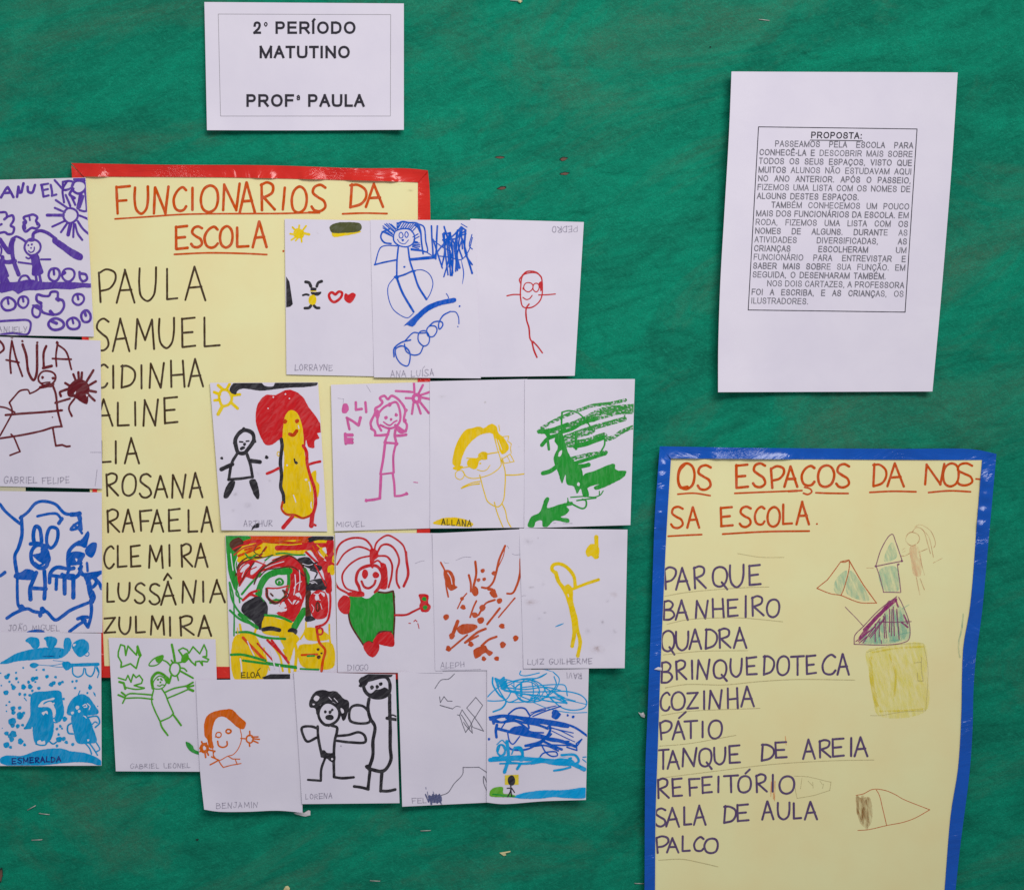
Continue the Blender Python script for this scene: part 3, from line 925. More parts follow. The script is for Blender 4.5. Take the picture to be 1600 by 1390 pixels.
draw(p2, card2, Gc, """
#drawn_tent
TE 4 f 190,1150 280,1070 262,1200 222,1275 178,1240;312,1070 470,1320 285,1262
TN 8 l 35,1220 120,1150 235,1000 300,985
TN 8 c 235,1000 265,1003 303,985
TN 9 l 303,990 420,1190 532,1342
TN 8 c 532,1342 400,1340 340,1322 232,1278 150,1265 35,1220
TN 8 c 303,990 305,1040 262,1215 235,1280
#drawn_tower
TE 4 f 595,960 660,835 700,960 600,1000;555,1070 690,1040 712,1240 590,1232
PP 8 c 525,1035 570,895 640,780 665,770 690,830 745,990
PP 9 l 525,1036 745,992
PP 8 c 530,1040 560,1130 590,1252
PP 8 l 590,1252 735,1255;705,1018 735,1250
PP 9 d 525,1036,20 742,992,20 715,1020,16
#drawn_girl
PK 4 f 812,870 878,870 895,1120 845,1112 820,1000
SK 8 e 832,808,55,56
SK 8 c 830,750 862,713 915,730 958,850 980,930
SK 6 c 850,708 890,690 980,740 1022,850 1010,880
SK 6 c 900,720 962,785 1006,962
SK 6 l 872,870 930,1110
SK 8 l 862,1130 892,1272;893,1140 930,1230
SK 8 c 735,950 770,948 805,930
SK 8 l 880,922 955,890
SK 5 l 1005,1008 1080,970;450,1050 505,1052;745,900 770,885;750,920 772,910
#pencil_mark
BS 8 d 1390,1200,12 67,1362,12 35,683,16
""")
draw(p2, card2, J, """
#drawn_triangle
TE 4 f 400,335 560,135 680,20 760,60 805,180 800,300 735,332;420,320 600,120 700,60 780,200 760,310
MG 30 c 395,300 520,140 690,-20
MG 26 c 430,230 560,100 640,0
MG 9 l 380,330 520,200;420,340 560,140;480,300 600,140;520,330 520,180;560,120 660,10;600,300 590,120;640,250 640,60;680,280 670,40;720,300 700,60;360,330 470,240;390,340 450,290
MG 14 l 690,-20 710,40;760,110 790,180;740,170 790,210
PP 8 c 345,352 350,280 420,205 560,60 700,-45
PP 8 c 345,352 600,358 750,340 800,312 805,180 742,10 715,-40
PP 8 l 548,170 820,164
PP 9 l 555,165 555,290;600,100 616,300;660,60 656,280;700,80 720,310
PP 9 l 570,320 573,345;470,290 600,130
PP 6 l 270,40 425,205
TE 10 l 720,270 810,250;740,60 800,25;640,320 720,316
#drawn_square
YS 4 f 450,410 600,372 930,352 952,560 942,905 550,945 500,800 470,600
YD 34 c 480,470 490,640 535,860
YD 16 c 640,440 690,600 680,780
YD 14 c 500,420 700,385 920,372
YD 14 c 560,910 750,905 930,890
LN 4 c 445,420 600,372 750,350 920,345
LN 4 c 925,350 960,560 942,905
LN 5 c 480,945 560,945 750,915 940,905
LN 6 l 845,505 905,500;905,460 905,560;870,590 875,655 920,658 905,570
#crayon_mark
CW 14 c 1255,100 1240,230 1215,350 1225,460
""")
draw(p2, card2, Lc, """
#drawn_arrow
B3 4 f 362,495 400,510 470,505 492,700 450,765 395,720 365,600
B3 22 l 372,500 375,640;415,500 420,720;455,520 462,740;440,540 400,700;430,600 450,770
TN 6 c 360,490 420,478 500,440 600,448 690,485 750,520 975,610
TN 6 c 375,782 460,776 620,740 750,715 850,680 975,610
TN 6 c 530,445 555,490 580,590 615,738
""")

# ================================================================ printed sheets
def printed_title():
    sh = Sheet((319.3, 3.5), (631, 5.8), (631, 203), (323.4, 203.6), 0.0012, B=[(470, 203.9)], seed=21, wave=0.6, lift={'b': (1.8, 22), 'r': (1.2, 16), 'l': (0.9, 16)}, curl=((631, 203, 2.0, 30), (323, 203, 1.6, 26)))
    r = thing('printed_sheet', pos(475, 104, sh.h0), 'landscape white sheet with thin frame and large bold printed heading, near the top edge', 'notice', 'printed notices')
    sh.mesh(M_WHITE, 44, 32).build('paper', r)
    fr = MB()
    q = [(341, 22.3), (610.5, 23.2), (610, 181.6), (344.6, 181.6)]
    for a, b in zip(q, q[1:] + q[:1]):
        stroke(fr, sh, lerp_line([a, b], 4), 0.85, ink('FG'))
    fr.build('frame_line', r)
    for txt, x0, x1, yb, cap in (('2° PERÍODO', 393.8, 557, 53.4, 19.6), ('MATUTINO', 403.6, 548, 91.4, 19.6), ('PROFª PAULA', 383, 570.5, 167.2, 19.8)):
        mb = MB()
        u = (x1 - x0) / print_width(txt)
        print_text(mb, sh, txt, u, cap, 3.75, ink('IK'), lambda x, y: (x0 + x, yb - cap + y))
        mb.build('printed_line', r)
printed_title()

def printed_text():
    sh = Sheet((1143, 112), (1496.5, 113.5), (1457, 611.5), (1122, 612.6), 0.0014, L=[(1139.5, 200), (1132, 330), (1125.6, 440), (1122.3, 540)], R=[(1487, 260), (1470, 470)], seed=22, wave=0.8,
               lift={'l': (7.5, 45), 'b': (1.6, 30), 'r': (0.7, 20)}, bulge=1.2, curl=((1457, 611, 2.2, 40), (1122, 612, 2.0, 40), (1496, 113, 1.5, 30)))
    r = thing('printed_sheet', pos(1305, 362, sh.h0), 'tall white sheet with boxed paragraphs of small printed text, above the blue poster', 'notice', 'printed notices')
    sh.mesh(M_WHITE, 44, 56).build('paper', r)
    c = lambda u, v: (1110 + u / 2.6725, 100 + v / 2.6725)
    TL, TR, BR, BL = c(201, 263), c(863, 272), c(813, 1036), c(158, 1027)
    def bil(u, v):
        return tuple((1 - u) * (1 - v) * TL[k] + u * (1 - v) * TR[k] + u * v * BR[k] + (1 - u) * v * BL[k] for k in (0, 1))
    fr = MB()
    q = [TL, TR, BR, BL]
    for a, b in zip(q, q[1:] + q[:1]):
        stroke(fr, sh, lerp_line([a, b], 4), 1.35, ink('FR'))
    fr.build('frame_line', r)
    W, Hh = 247.0, 286.0
    CAP = 9.7
    def put(mb, txt, u0, u1, vb, cap, w, mat):
        un = (u1 - u0) * W / print_width(txt)
        print_text(mb, sh, txt, un, cap, w, mat, lambda x, y: bil(u0 + x / W, vb - (cap - y) / Hh))
    hd = MB()
    put(hd, 'PROPOSTA:', 0.331, 0.660, 0.0585, 10.4, 1.75, ink('IK'))
    stroke(hd, sh, lerp_line([bil(0.331, 0.0685), bil(0.662, 0.0685)], 4), 1.2, ink('IK'))
    hd.build('printed_heading', r)
    per = 0.632 / print_width('ALGUNS DESTES ESPAÇOS.')
    paras = [["PASSEAMOS PELA ESCOLA PARA", "CONHECÊ-LA E DESCOBRIR MAIS SOBRE", "TODOS OS SEUS ESPAÇOS, VISTO QUE",
              "MUITOS ALUNOS NÃO ESTUDAVAM AQUI", "NO ANO ANTERIOR. APÓS O PASSEIO,", "FIZEMOS UMA LISTA COM OS NOMES DE", "ALGUNS DESTES ESPAÇOS."],
             ["TAMBÉM CONHECEMOS UM POUCO", "MAIS DOS FUNCIONÁRIOS DA ESCOLA. EM", "RODA, FIZEMOS UMA LISTA COM OS", "NOMES DE ALGUNS. DURANTE AS",
              "ATIVIDADES DIVERSIFICADAS, AS", "CRIANÇAS ESCOLHERAM UM", "FUNCIONÁRIO PARA ENTREVISTAR E", "SABER MAIS SOBRE SUA FUNÇÃO. EM", "SEGUIDA, O DESENHARAM TAMBÉM."],
             ["NOS DOIS CARTAZES, A PROFESSORA", "FOI A ESCRIBA, E AS CRIANÇAS, OS", "ILUSTRADORES."]]
    row = 0
    for para in paras:
        mb = MB()
        for i, ln in enumerate(para):
            vb = 0.1065 + row * 0.0477
            row += 1
            left = 0.013 + (0.095 if i == 0 else 0)
            right = 0.985
            words = ln.split(' ')
            wid = []
            for w in words:
                wid.append(print_width(w) * per)
            tot = sum(wid)
            last = i == len(para) - 1
            gap = 0.022 if last else (right - left - tot) / max(1, len(words) - 1)
            k = 1.0
            if gap < 0.012:
                gap = 0.012
                k = (right - left - gap * (len(words) - 1)) / tot
            u = left
            for w, wd in zip(words, wid):
                put(mb, w, u, u + wd * k, vb, CAP, 1.2, ink('TX'))
                u += wd * k + gap
        mb.build('printed_paragraph', r)
printed_text()

# ================================================================ the children's drawings
LV0, LVS = 0.0036, 0.0008
def page(label, corners, level, crop, data, seed, **kw):
    TL, TR, BR, BL = corners
    sh = Sheet(TL, TR, BR, BL, LV0 + LVS * level, seed=seed, wave=kw.pop('wave', 0.6), **kw)
    r = thing('drawing_sheet', pos(sum(c[0] for c in corners) / 4, sum(c[1] for c in corners) / 4, sh.h0), label, 'drawing', "children's drawings on white sheets")
    sh.mesh(M_WHITE, 34, 44).build('paper', r)
    draw(r, sh, crop, data)

RB = {'b': (0.9, 24)}
page('purple marker drawing of flowers, clouds, a sun and a smiling girl',
     ((-34, 282), (134, 277.5), (146.8, 526), (-30, 523)), 0, (0, 260, 5.15), """
#title_lettering
V 22 c 8,250 50,180 62,168;62,168 85,205 108,248;35,215 90,212
V 22 l 136,245 148,165
V 24 c 148,165 158,212 172,208
V 22 l 172,208 188,138
V 22 c 222,165 228,205 258,212 282,150
V 20 l 335,150 350,245
V 18 l 330,150 388,140;340,195 385,185;350,245 392,235
V 20 c 408,150 418,200 420,235
V 18 l 418,238 455,228
V 18 c 440,112 470,145 500,180;540,120 505,185 515,290
#drawn_sun
V 18 e 568,395,56,60
V 18 l 450,272 540,335;440,335 520,370;420,485 520,440;490,530 538,462;590,568 594,462
V 26 l 380,392 508,395
V 30 l 548,550 568,465
V 18 c 605,465 625,540 662,592
V 18 c 625,440 665,500 720,550
V 18 l 640,398 715,425
V 18 c 640,352 680,362 706,355
V 18 l 530,230 565,320;565,225 605,310
V 30 c 650,225 640,280 628,335
#drawn_flower
V 20 e 635,165,56,52
V 26 c 600,105 650,95 690,108
V 18 c 505,125 560,118 590,130 570,175 512,188 505,125
V 22 c 590,180 560,225 600,255
V 22 c 685,195 695,270 700,345
V 20 c 670,240 655,290 640,330
#drawn_cloud
V 20 c 0,370 48,372 60,402 100,395 110,430 86,478 112,492 100,540 62,545 40,530 0,535
V 20 l 35,425 55,408;0,470 12,465
V 20 o 190,412 235,395 268,388 300,410 290,440 318,475 292,500 255,495 205,525 185,482 210,450
V 16 l 235,398 240,432;290,440 300,470
V 26 l 190,450 200,500
#drawn_girl
V 18 e 262,650,62,66
V 26 c 265,575 270,540 320,518 380,535 450,585
V 4 f 425,578 470,590 560,650 668,718 658,752 610,748 500,670 420,605
V 20 c 205,605 170,580 130,565 105,580
V 4 f 222,602 255,575 292,590 262,605
V 4 f 250,715 302,705 330,790 348,858 262,878 258,800
V 16 l 150,770 258,785;330,748 406,748
V 14 c 210,732 230,742 255,728
V 22 l 288,875 296,935;318,872 328,930
V 14 d 228,634,16 256,628,18 250,656,14
V 10 c 230,680 245,692 262,688 275,672 276,650
#drawn_girl
V 38 c 0,590 40,650 75,690 92,620 108,585
V 34 c 100,590 95,660 110,760 150,870
V 34 c 0,760 60,770 120,762
V 30 c 20,730 30,850 70,950
V 40 c 10,770 15,850 20,930
V 22 l 30,800 62,880
#drawn_face
V 14 c 0,640 12,665 6,710 0,720
#drawn_flower
V 18 c 152,920 175,885 215,880 242,915
#drawn_ground
V 4 f 0,938 120,930 250,910 330,928 450,930 560,930 700,940 745,945 740,972 660,975 580,988 450,985 300,996 200,1000 145,1025 110,1000 0,1015
#drawn_flower
V 20 e 436,870,46,52
V 20 l 430,825 436,870
#drawn_flower
V 18 e 550,872,50,52
V 26 l 505,865 522,855
#drawn_flower
V 20 c 640,850 645,900 668,925 700,905 690,870 655,862
#drawn_flower
V 20 e 68,1108,56,52
V 18 l 60,1062 68,1105
#drawn_flower
V 18 e 187,1090,42,46
V 18 l 182,1050 188,1088
#drawn_flower
V 18 e 630,1068,46,44
V 18 l 622,1030 630,1070
#drawn_flower
V 20 e 692,1207,38,48
V 24 l 680,1165 692,1200
#drawn_flower
V 20 e 590,1265,52,46
V 18 l 580,1222 590,1262
#drawn_flower
V 22 e 452,1270,60,46
V 26 l 420,1245 455,1262
#drawn_cloud
V 20 o 300,1032 350,1042 395,1040 410,1012 462,1012 468,1062 505,1080 515,1125 480,1180 422,1192 335,1165 330,1110 295,1075
V 26 l 455,1065 470,1075;310,1090 330,1100;405,1165 425,1190
V 18 e 292,1165,34,48
V 4 f 255,1115 300,1115 350,1165 300,1150
#name_lettering
V 18 c 0,1245 120,1238 225,1238 246,1258 222,1348 100,1340 0,1355
PN 7 t -10,218,1290,1335 ANUELY
""", 1, lift={'r': (0.7, 24)})

page('maroon marker drawing of a figure in a wide dress holding a spiky flower',
     ((-18, 525.5), (157, 532), (159.6, 763.4), (-18, 759)), 1, (0, 510, 5.15), """
#title_lettering
N 18 c 0,118 25,150 30,185 0,212
N 17 c 88,375 80,260 95,115;95,115 128,250 180,400
N 16 l 50,268 152,290
N 22 c 182,145 210,230 230,370 270,432 292,390 298,150
N 20 c 372,158 352,210 352,320
N 24 l 348,335 415,318
N 16 c 455,320 450,240 462,145;462,145 530,200 575,345
N 16 l 422,258 572,263
N 22 d 97,85,26 180,118,20 300,130,20 460,130,26
#drawn_figure
N 16 e 378,415,68,60
N 20 d 342,410,24 428,416,26
N 12 c 308,440 335,455 370,450 402,448
N 4 f 308,440 345,462 400,455 440,460 420,485 385,490 340,468
N 24 l 325,490 420,472
N 14 c 325,492 285,520 240,540
N 14 c 240,540 225,510 205,508 160,518 115,565 75,612
N 14 c 75,612 95,660 98,700
N 14 c 98,700 60,770 0,878
N 18 c 425,475 448,540 465,680 495,800
N 18 c 45,712 180,700 330,690 500,674
N 16 c 0,900 180,872 340,838 430,810 497,803
N 18 c 445,615 500,598 562,580
N 14 c 0,645 50,655 118,690
N 14 l 90,866 112,890 162,1005 80,1036
N 16 l 425,812 432,860 450,960 500,952 535,965 562,962
N 16 d 495,802,22 450,612,22 490,674,22 422,730,11
#drawn_flower
N 4 f 560,470 600,432 640,420 700,450 722,500 712,545 702,622 660,612 600,572 548,560 545,492
N 20 l 590,385 612,440;632,370 636,430;660,372 655,440;752,352 692,450;772,440 710,475;772,526 700,512;762,596 700,535;525,455 580,490
N 20 c 490,560 482,530 510,515 560,500
N 16 c 600,580 560,635 555,665 578,720
W 4 f 595,540 610,520 605,545
W 4 f 690,545 710,550 698,565
#name_lettering
PN 7 t 35,558,1210,1260 GABRIEL FELIPE
#pencil_line
PN 5 l 730,1012 812,1012;782,1150 766,1282
""", 2, lift={'r': (0.7, 24)})

page('drawing in blue marker of two long-eared creatures inside a wavy cave outline',
     ((-16, 766.5), (159, 769), (160, 988), (-16, 988)), 0, (0, 755, 5.561), """
#drawn_cave
B 28 c 0,180 40,235 100,290 172,348
B 28 c 175,300 240,250 310,172 370,155 480,180 560,258 625,272
B 44 c 620,270 660,268 690,262
B 32 c 185,290 190,360 190,450 160,560 130,625 140,740 150,790
B 28 c 150,820 150,930 160,1060 185,1092
B 30 c 60,1170 130,1125 240,1088 290,1110 350,1120 400,1112 480,1185 545,1150 605,1105 800,1022
B 40 d 190,1080,60 370,1100,60 350,1145,40
B 24 c 690,262 700,320 640,365 615,400 680,385 690,360;640,360 690,400 712,432
B 30 c 685,290 700,340 705,400
B 30 c 790,1030 795,1100 785,1175 765,1245
B 34 l 765,1245 715,1175
B 30 c 675,1175 720,1160 760,1160
B 28 c 740,1190 670,1235 605,1285
B 52 c 795,950 808,985 795,1025
#drawn_creature
B 24 c 325,285 380,272 440,262 495,265 530,305
B 34 l 535,305 510,345
B 34 o 305,520 290,440 312,372 340,385 358,460 355,520
B 30 o 412,535 408,450 440,382 495,395 502,465 475,535 440,560
B 34 c 265,525 320,520 400,545
B 32 o 345,535 405,580 420,650 400,720 345,735 285,690 270,610 300,550
B 4 f 285,620 350,600 355,560 392,560 412,600 440,632 430,690 385,700 310,655
B 22 c 305,690 340,712 372,700
B 4 f 125,785 180,770 230,742 310,772 315,822 230,838 120,815
B 38 c 315,775 280,860 262,910 265,1005
B 34 c 385,760 392,880 385,1000
B 34 l 262,908 400,915
#drawn_creature
B 34 c 600,750 590,650 600,590 640,540 690,510
B 4 f 670,520 720,470 765,412 778,430 765,500 745,560 700,545 660,540
B 4 f 590,620 650,590 740,612 722,660 690,700 610,705
B 34 c 600,700 640,690 700,690
W 4 f 655,650 672,655 665,680
B 34 c 430,860 440,775 490,730 600,742 640,735
B 30 l 490,830 488,918;450,800 540,812
B 38 l 560,800 562,955;638,830 636,990
B 34 c 540,790 580,815 630,822 685,790 705,720
B 30 c 600,745 590,790 640,800
B 22 l 755,690 760,760
B 34 c 690,740 720,790 770,790 880,772
B 34 o 800,810 840,850 800,900 760,860
B 30 c 830,830 865,870 882,910
B 28 c 878,772 830,810
B 46 c 745,800 770,860 780,920 795,980
B 28 c 0,802 20,790 42,772
#drawn_ear
B 4 f 738,580 790,518 838,515 832,590 800,642 755,625
#drawn_mark
B 4 f 232,1290 300,1268 360,1270 390,1290
#name_lettering
PN 7 t 75,515,1230,1278 JOAO MIGUEL
PN 6 c 165,1222 177,1214 186,1222 197,1216
""", 3, lift={'r': (0.6, 24)})

page('light blue marker drawing of two figures among many raindrops',
     ((-16, 986.5), (158, 989), (158.8, 1195.5), (-16, 1196)), 1, (0, 975, 5.789), """
#drawn_cloud
C 4 f 0,350 60,312 150,262 300,222 460,206 540,212 622,240 560,300 400,315 150,335 60,356 0,356
DB 4 f 370,240 440,222 500,250 520,285 430,290 360,285
C 60 c 330,265 430,255 540,262
#drawn_cloud
C 4 f 228,148 270,115 350,130 357,190 330,222 300,215 262,172
#drawn_cloud
C 4 f 395,125 440,108 515,130 505,190 460,216 422,190 415,150
#drawn_cloud
C 4 f 575,180 590,122 630,125 648,170 625,245 582,222
C 4 f 650,190 700,142 760,135 802,172 800,240 760,280 722,296 672,250
C 8 e 785,266,22,20
W 4 f 660,180 685,175 680,190 662,200;635,225 660,222 660,240 640,240
#drawn_glasses
C 30 l 640,368 888,360
C 13 c 655,385 662,450 702,475 745,455 760,395
C 13 c 772,400 782,450 822,470 850,430 860,380
C 11 c 870,365 895,430 882,480
C 12 c 870,390 890,430
C 4 f 560,350 620,335 650,380 600,416
C 4 f 268,370 300,345 352,366 300,396
C 5 c 350,366 460,372 565,355;480,325 560,335 620,345;440,372 520,385 575,385
#drawn_raindrops
C 4 d 210,392,18 330,412,18 395,410,26 145,437,20 62,475,46 78,455,30 148,490,28 85,518,22 165,522,18 258,522,28 298,495,44 330,485,36 320,520,20 425,472,34 503,476,26 462,545,40 485,530,40 540,535,36 565,520,26 655,517,22 692,512,24 680,575,24 815,572,38 812,550,20 122,570,42 105,545,20 212,565,46 272,562,44 352,577,32 55,617,48 178,630,28 225,636,28 270,640,28 292,600,24 790,620,20 58,730,18 85,700,20 58,785,14 575,673,26 855,630,18 118,760,46 120,795,40 178,755,34 180,825,64 215,800,30 110,880,72 115,915,40 160,920,38 205,910,28 60,985,42 120,990,64 90,1010,40 105,1040,44 185,1057,52 222,1088,28 58,1090,56 95,1110,30 585,855,44 515,1098,26 535,1040,56 575,1035,40 600,1065,32 658,1085,30 545,920,26 515,945,26 560,940,20 530,995,24 5,440,16 12,552,16 20,938,10 883,740,12
C 10 l 708,635 722,600;848,615 862,645;220,665 240,690
#drawn_figure
C 4 f 290,625 400,606 545,605 565,680 578,812 540,880 505,880 490,860 505,800 465,700 400,720 350,780 330,900 225,942 270,835
C 4 f 330,770 400,745 462,765 480,850 488,930 470,1020 425,1075 330,1085 298,1000 305,850
W 4 f 345,745 378,695 440,675 492,664 488,680 430,690 390,715 395,740
W 4 f 378,800 425,782 432,812 410,800 395,820;478,760 500,765 505,800 485,830
W 4 f 470,715 492,705 490,725
W 4 f 338,1058 365,1045 375,1060 405,1050 405,1085 340,1085
C 14 c 325,1080 370,1092 415,1085 425,1050
C 14 c 430,1040 480,1080 512,1062
C 12 c 480,850 512,845 518,885 482,885
C 20 l 225,940 275,935
#drawn_figure
C 4 f 605,772 640,692 685,650 735,630 800,655 850,722 892,800 800,822 610,812
C 4 f 650,820 780,818 850,960 872,1060 790,1078 700,1070 668,980
W 4 d 700,752,34 655,800,28 716,785,24
W 10 c 750,735 775,722 785,745 760,748
W 8 c 790,715 815,740 805,770
W 4 f 750,822 775,830 785,850
C 15 c 652,890 615,915 618,980 662,990
C 15 c 800,838 880,832 900,890 862,930
C 12 c 828,910 860,880 880,890
C 13 c 775,1078 810,1120 828,1170;800,1060 850,1130 882,1182;865,1058 902,1130 872,1150
W 4 f 790,1040 810,1042 795,1060
#drawn_ground
C 4 f 0,1212 50,1186 200,1186 330,1142 540,1120 640,1145 770,1162 860,1195 918,1240 918,1280 830,1255 720,1245 560,1255 400,1272 100,1282 0,1246
#name_lettering
DB 12 t 112,548,1212,1258,-0.045 ESMERALDA
""", 4, lift={'b': (1.2, 20), 'r': (0.9, 20)}, curl=((158, 1195, 1.8, 24),))

# ---- upper row on the red poster
page('drawing with a black and yellow rabbit beside two red hearts under a yellow sun',
     ((444.8, 342), (592, 345), (592, 588), (447.6, 585)), 0, (440, 335, 5.244), """
#drawn_sun
Y 4 f 95,150 120,115 160,120 188,150 170,195 130,195 100,180
Y 15 l 90,105 125,140;145,90 140,130;200,95 165,142;165,226 160,185;115,215 135,190;78,210 115,185;70,158 110,165
Y 22 l 226,165 175,155
#drawn_cloud
Y 4 f 412,145 422,182 500,178 652,142 600,130
O 4 f 393,105 420,80 510,64 642,75 657,100 642,135 520,152 410,147
#drawn_trunk
K 4 p 37,508 64,550 92,735 72,755 38,762
#drawn_rabbit
K 25 c 197,553 225,560 240,590
K 25 c 328,548 300,560 288,590
K 4 f 238,602 286,605 280,628 240,625
Y 8 l 235,628 285,630
K 4 f 240,638 285,638 325,634 322,650 290,666 245,655
K 18 c 175,662 200,655 222,660
Y 4 E 253,702,34,44
K 22 c 240,748 225,765 190,768
K 22 c 266,748 285,765 308,766
#drawn_heart
R 22 o 440,655 470,632 495,642 485,680 430,718 398,695 390,655 412,638
#drawn_heart
R 4 f 545,658 580,640 607,655 596,690 562,727 520,706 512,672 525,645
#name_lettering
PN 7 t 112,415,1230,1277 LORRAYNE
#pencil_mark
SB 8 s 295,150,12,14,.5
""", 5)

page('white sheet with one thin red stick figure and a tiny upside-down pencil name',
     ((735, 342), (912.3, 347), (898, 587), (742, 589)), 0, (735, 335, 5.245), """
#drawn_figure
R2 11 o 430,500 480,480 540,480 578,510 588,560 585,670 560,720 500,762 432,757 412,690 412,600
R2 12 c 430,500 402,535 412,565
R2 12 c 425,500 465,468 540,475 580,512
R2 9 e 475,595,38,38 538,598,26,35
R2 4 f 428,600 440,596 440,616 428,616
R2 4 f 562,560 585,548 592,600 578,632 568,600
R2 9 c 430,680 460,698 485,690 506,664
R2 11 c 300,667 350,657 412,657
R2 10 c 560,660 630,658 696,652
R2 13 c 480,735 458,770 460,860 480,930 490,1020 512,1050
R2 14 c 505,1045 520,1110 545,1170
R2 12 c 512,1040 550,1080 590,1134
#name_lettering
PN 7 t 878,670,145,98 PEDRO
""", 7, lift={'r': (1.3, 28), 'b': (0.8, 28)}, curl=((912, 347, 1.8, 24), (898, 587, 2.2, 28)))

page('blue drawing of a long-haired child beside a dense scribble and a looping caterpillar',
     ((578.5, 343.5), (741.6, 344), (751.3, 591), (584.5, 589.5)), 1, (570, 335, 5.245), """
#drawn_figure
B2 12 o 235,190 250,140 310,118 370,125 405,170 400,230 350,265 280,255 240,220
B2 8 e 297,172,16,24 342,166,13,23
B2 4 f 298,205 322,205 312,224
B2 7 c 268,205 285,230 325,242 358,210
B2 9 l 165,80 235,142;200,75 250,125;150,112 225,155;180,130 230,170;265,68 265,120;300,70 275,110;340,75 310,115;375,85 350,120;410,85 375,130;140,140 225,180
B2 9 l 150,95 215,150;180,75 240,135;215,80 255,118;185,150 230,185;160,135 215,175;285,68 270,112;325,66 295,112;360,75 330,118;400,75 362,125;425,100 385,145;445,180 402,205;450,265 392,255;446,235 398,232
B2 9 l 436,160 395,185;432,225 400,220;452,250 395,245;442,280 390,265;430,290 378,280
B2 14 c 270,75 310,60 360,68 430,75 455,130 465,230 478,322
B2 12 c 435,78 482,100 500,220 512,305 460,298 380,290
B2 14 c 215,240 160,230 132,190 142,150 205,118
B2 4 f 400,85 435,78 460,130 455,160 430,110
B2 13 c 275,265 264,380 262,512
B2 14 c 355,275 370,380 400,475
B2 9 c 265,258 180,255 130,272 82,412
B2 13 c 80,412 170,390 255,374
B2 24 l 372,370 570,352
B2 8 c 420,285 490,302 562,345
B2 15 c 250,515 320,495 390,465 412,462
B2 7 c 245,515 195,580 188,640 212,740 250,795 350,847 396,812
B2 18 c 262,520 308,640 400,798
B2 17 c 400,470 440,590 505,695
B2 7 c 392,462 470,455 530,490 558,560 540,640 507,700
B2 4 d 325,430,18
B2 4 f 238,512 260,498 282,515 262,530
#scribble
B2 14 l 546,95 560,350;595,95 582,365
B2 13 c 650,100 688,240 702,500;640,160 655,300 630,430;650,150 662,330 682,495
B2 14 c 700,150 722,330 715,500;690,160 748,280 745,465;760,130 738,300 772,440
B2 14 c 790,110 760,190 640,210
B2 13 c 800,120 768,250 800,360
B2 8 k 790,370 810,480 800,570
B2 16 c 825,130 820,290 850,380 880,482
B2 8 c 878,165 858,260 882,285
B2 8 c 560,210 640,270 700,300;600,340 700,352 790,370 850,300 882,190
B2 13 c 560,350 650,240 740,160 800,108
B2 12 c 648,510 680,400 702,300;780,440 758,330 792,220;636,440 600,330 560,205
B2 12 l 880,412 830,340
B2 6 l 790,75 840,105
B2 12 l 640,165 700,150;700,150 660,250;660,130 720,300;720,300 690,430;730,170 790,100;790,100 830,130;830,130 760,180;760,180 830,160;760,150 750,300;790,130 800,280;670,200 690,400;640,260 700,180;730,250 760,460;800,200 840,330;700,300 720,480
#drawn_log
B2 4 f 318,915 420,822 520,742 660,696 745,688 748,712 620,745 520,792 440,866 392,918 345,905
B2 6 c 668,648 680,665 688,685
B2 4 d 777,752,15
#drawn_caterpillar
B2 10 o 315,1078 365,1120 370,1190 350,1240 300,1225 258,1165 255,1100
B2 10 c 325,1040 400,968 445,972 500,970
B2 10 c 325,1060 340,1120 400,1152 450,1140 478,1085
B2 10 o 455,960 500,955 530,1005 520,1060 485,1078 442,1040 438,990
B2 10 o 530,915 580,918 592,950 560,1000 520,995 508,945
B2 11 c 530,912 570,880 630,880 640,905 612,940 605,900 640,830 700,795
B2 8 c 700,795 745,800 768,840 772,895
B2 12 c 240,1165 240,1100 300,1048 375,1028
B2 8 c 255,1095 300,1075 345,1100 370,1130
B2 4 d 763,918,10
#name_lettering
PN 7 t 215,565,1282,1335,-0.04 ANA LUISA
PN 6 l 478,1256 492,1243
""", 6, lift={'b': (1.0, 24)})

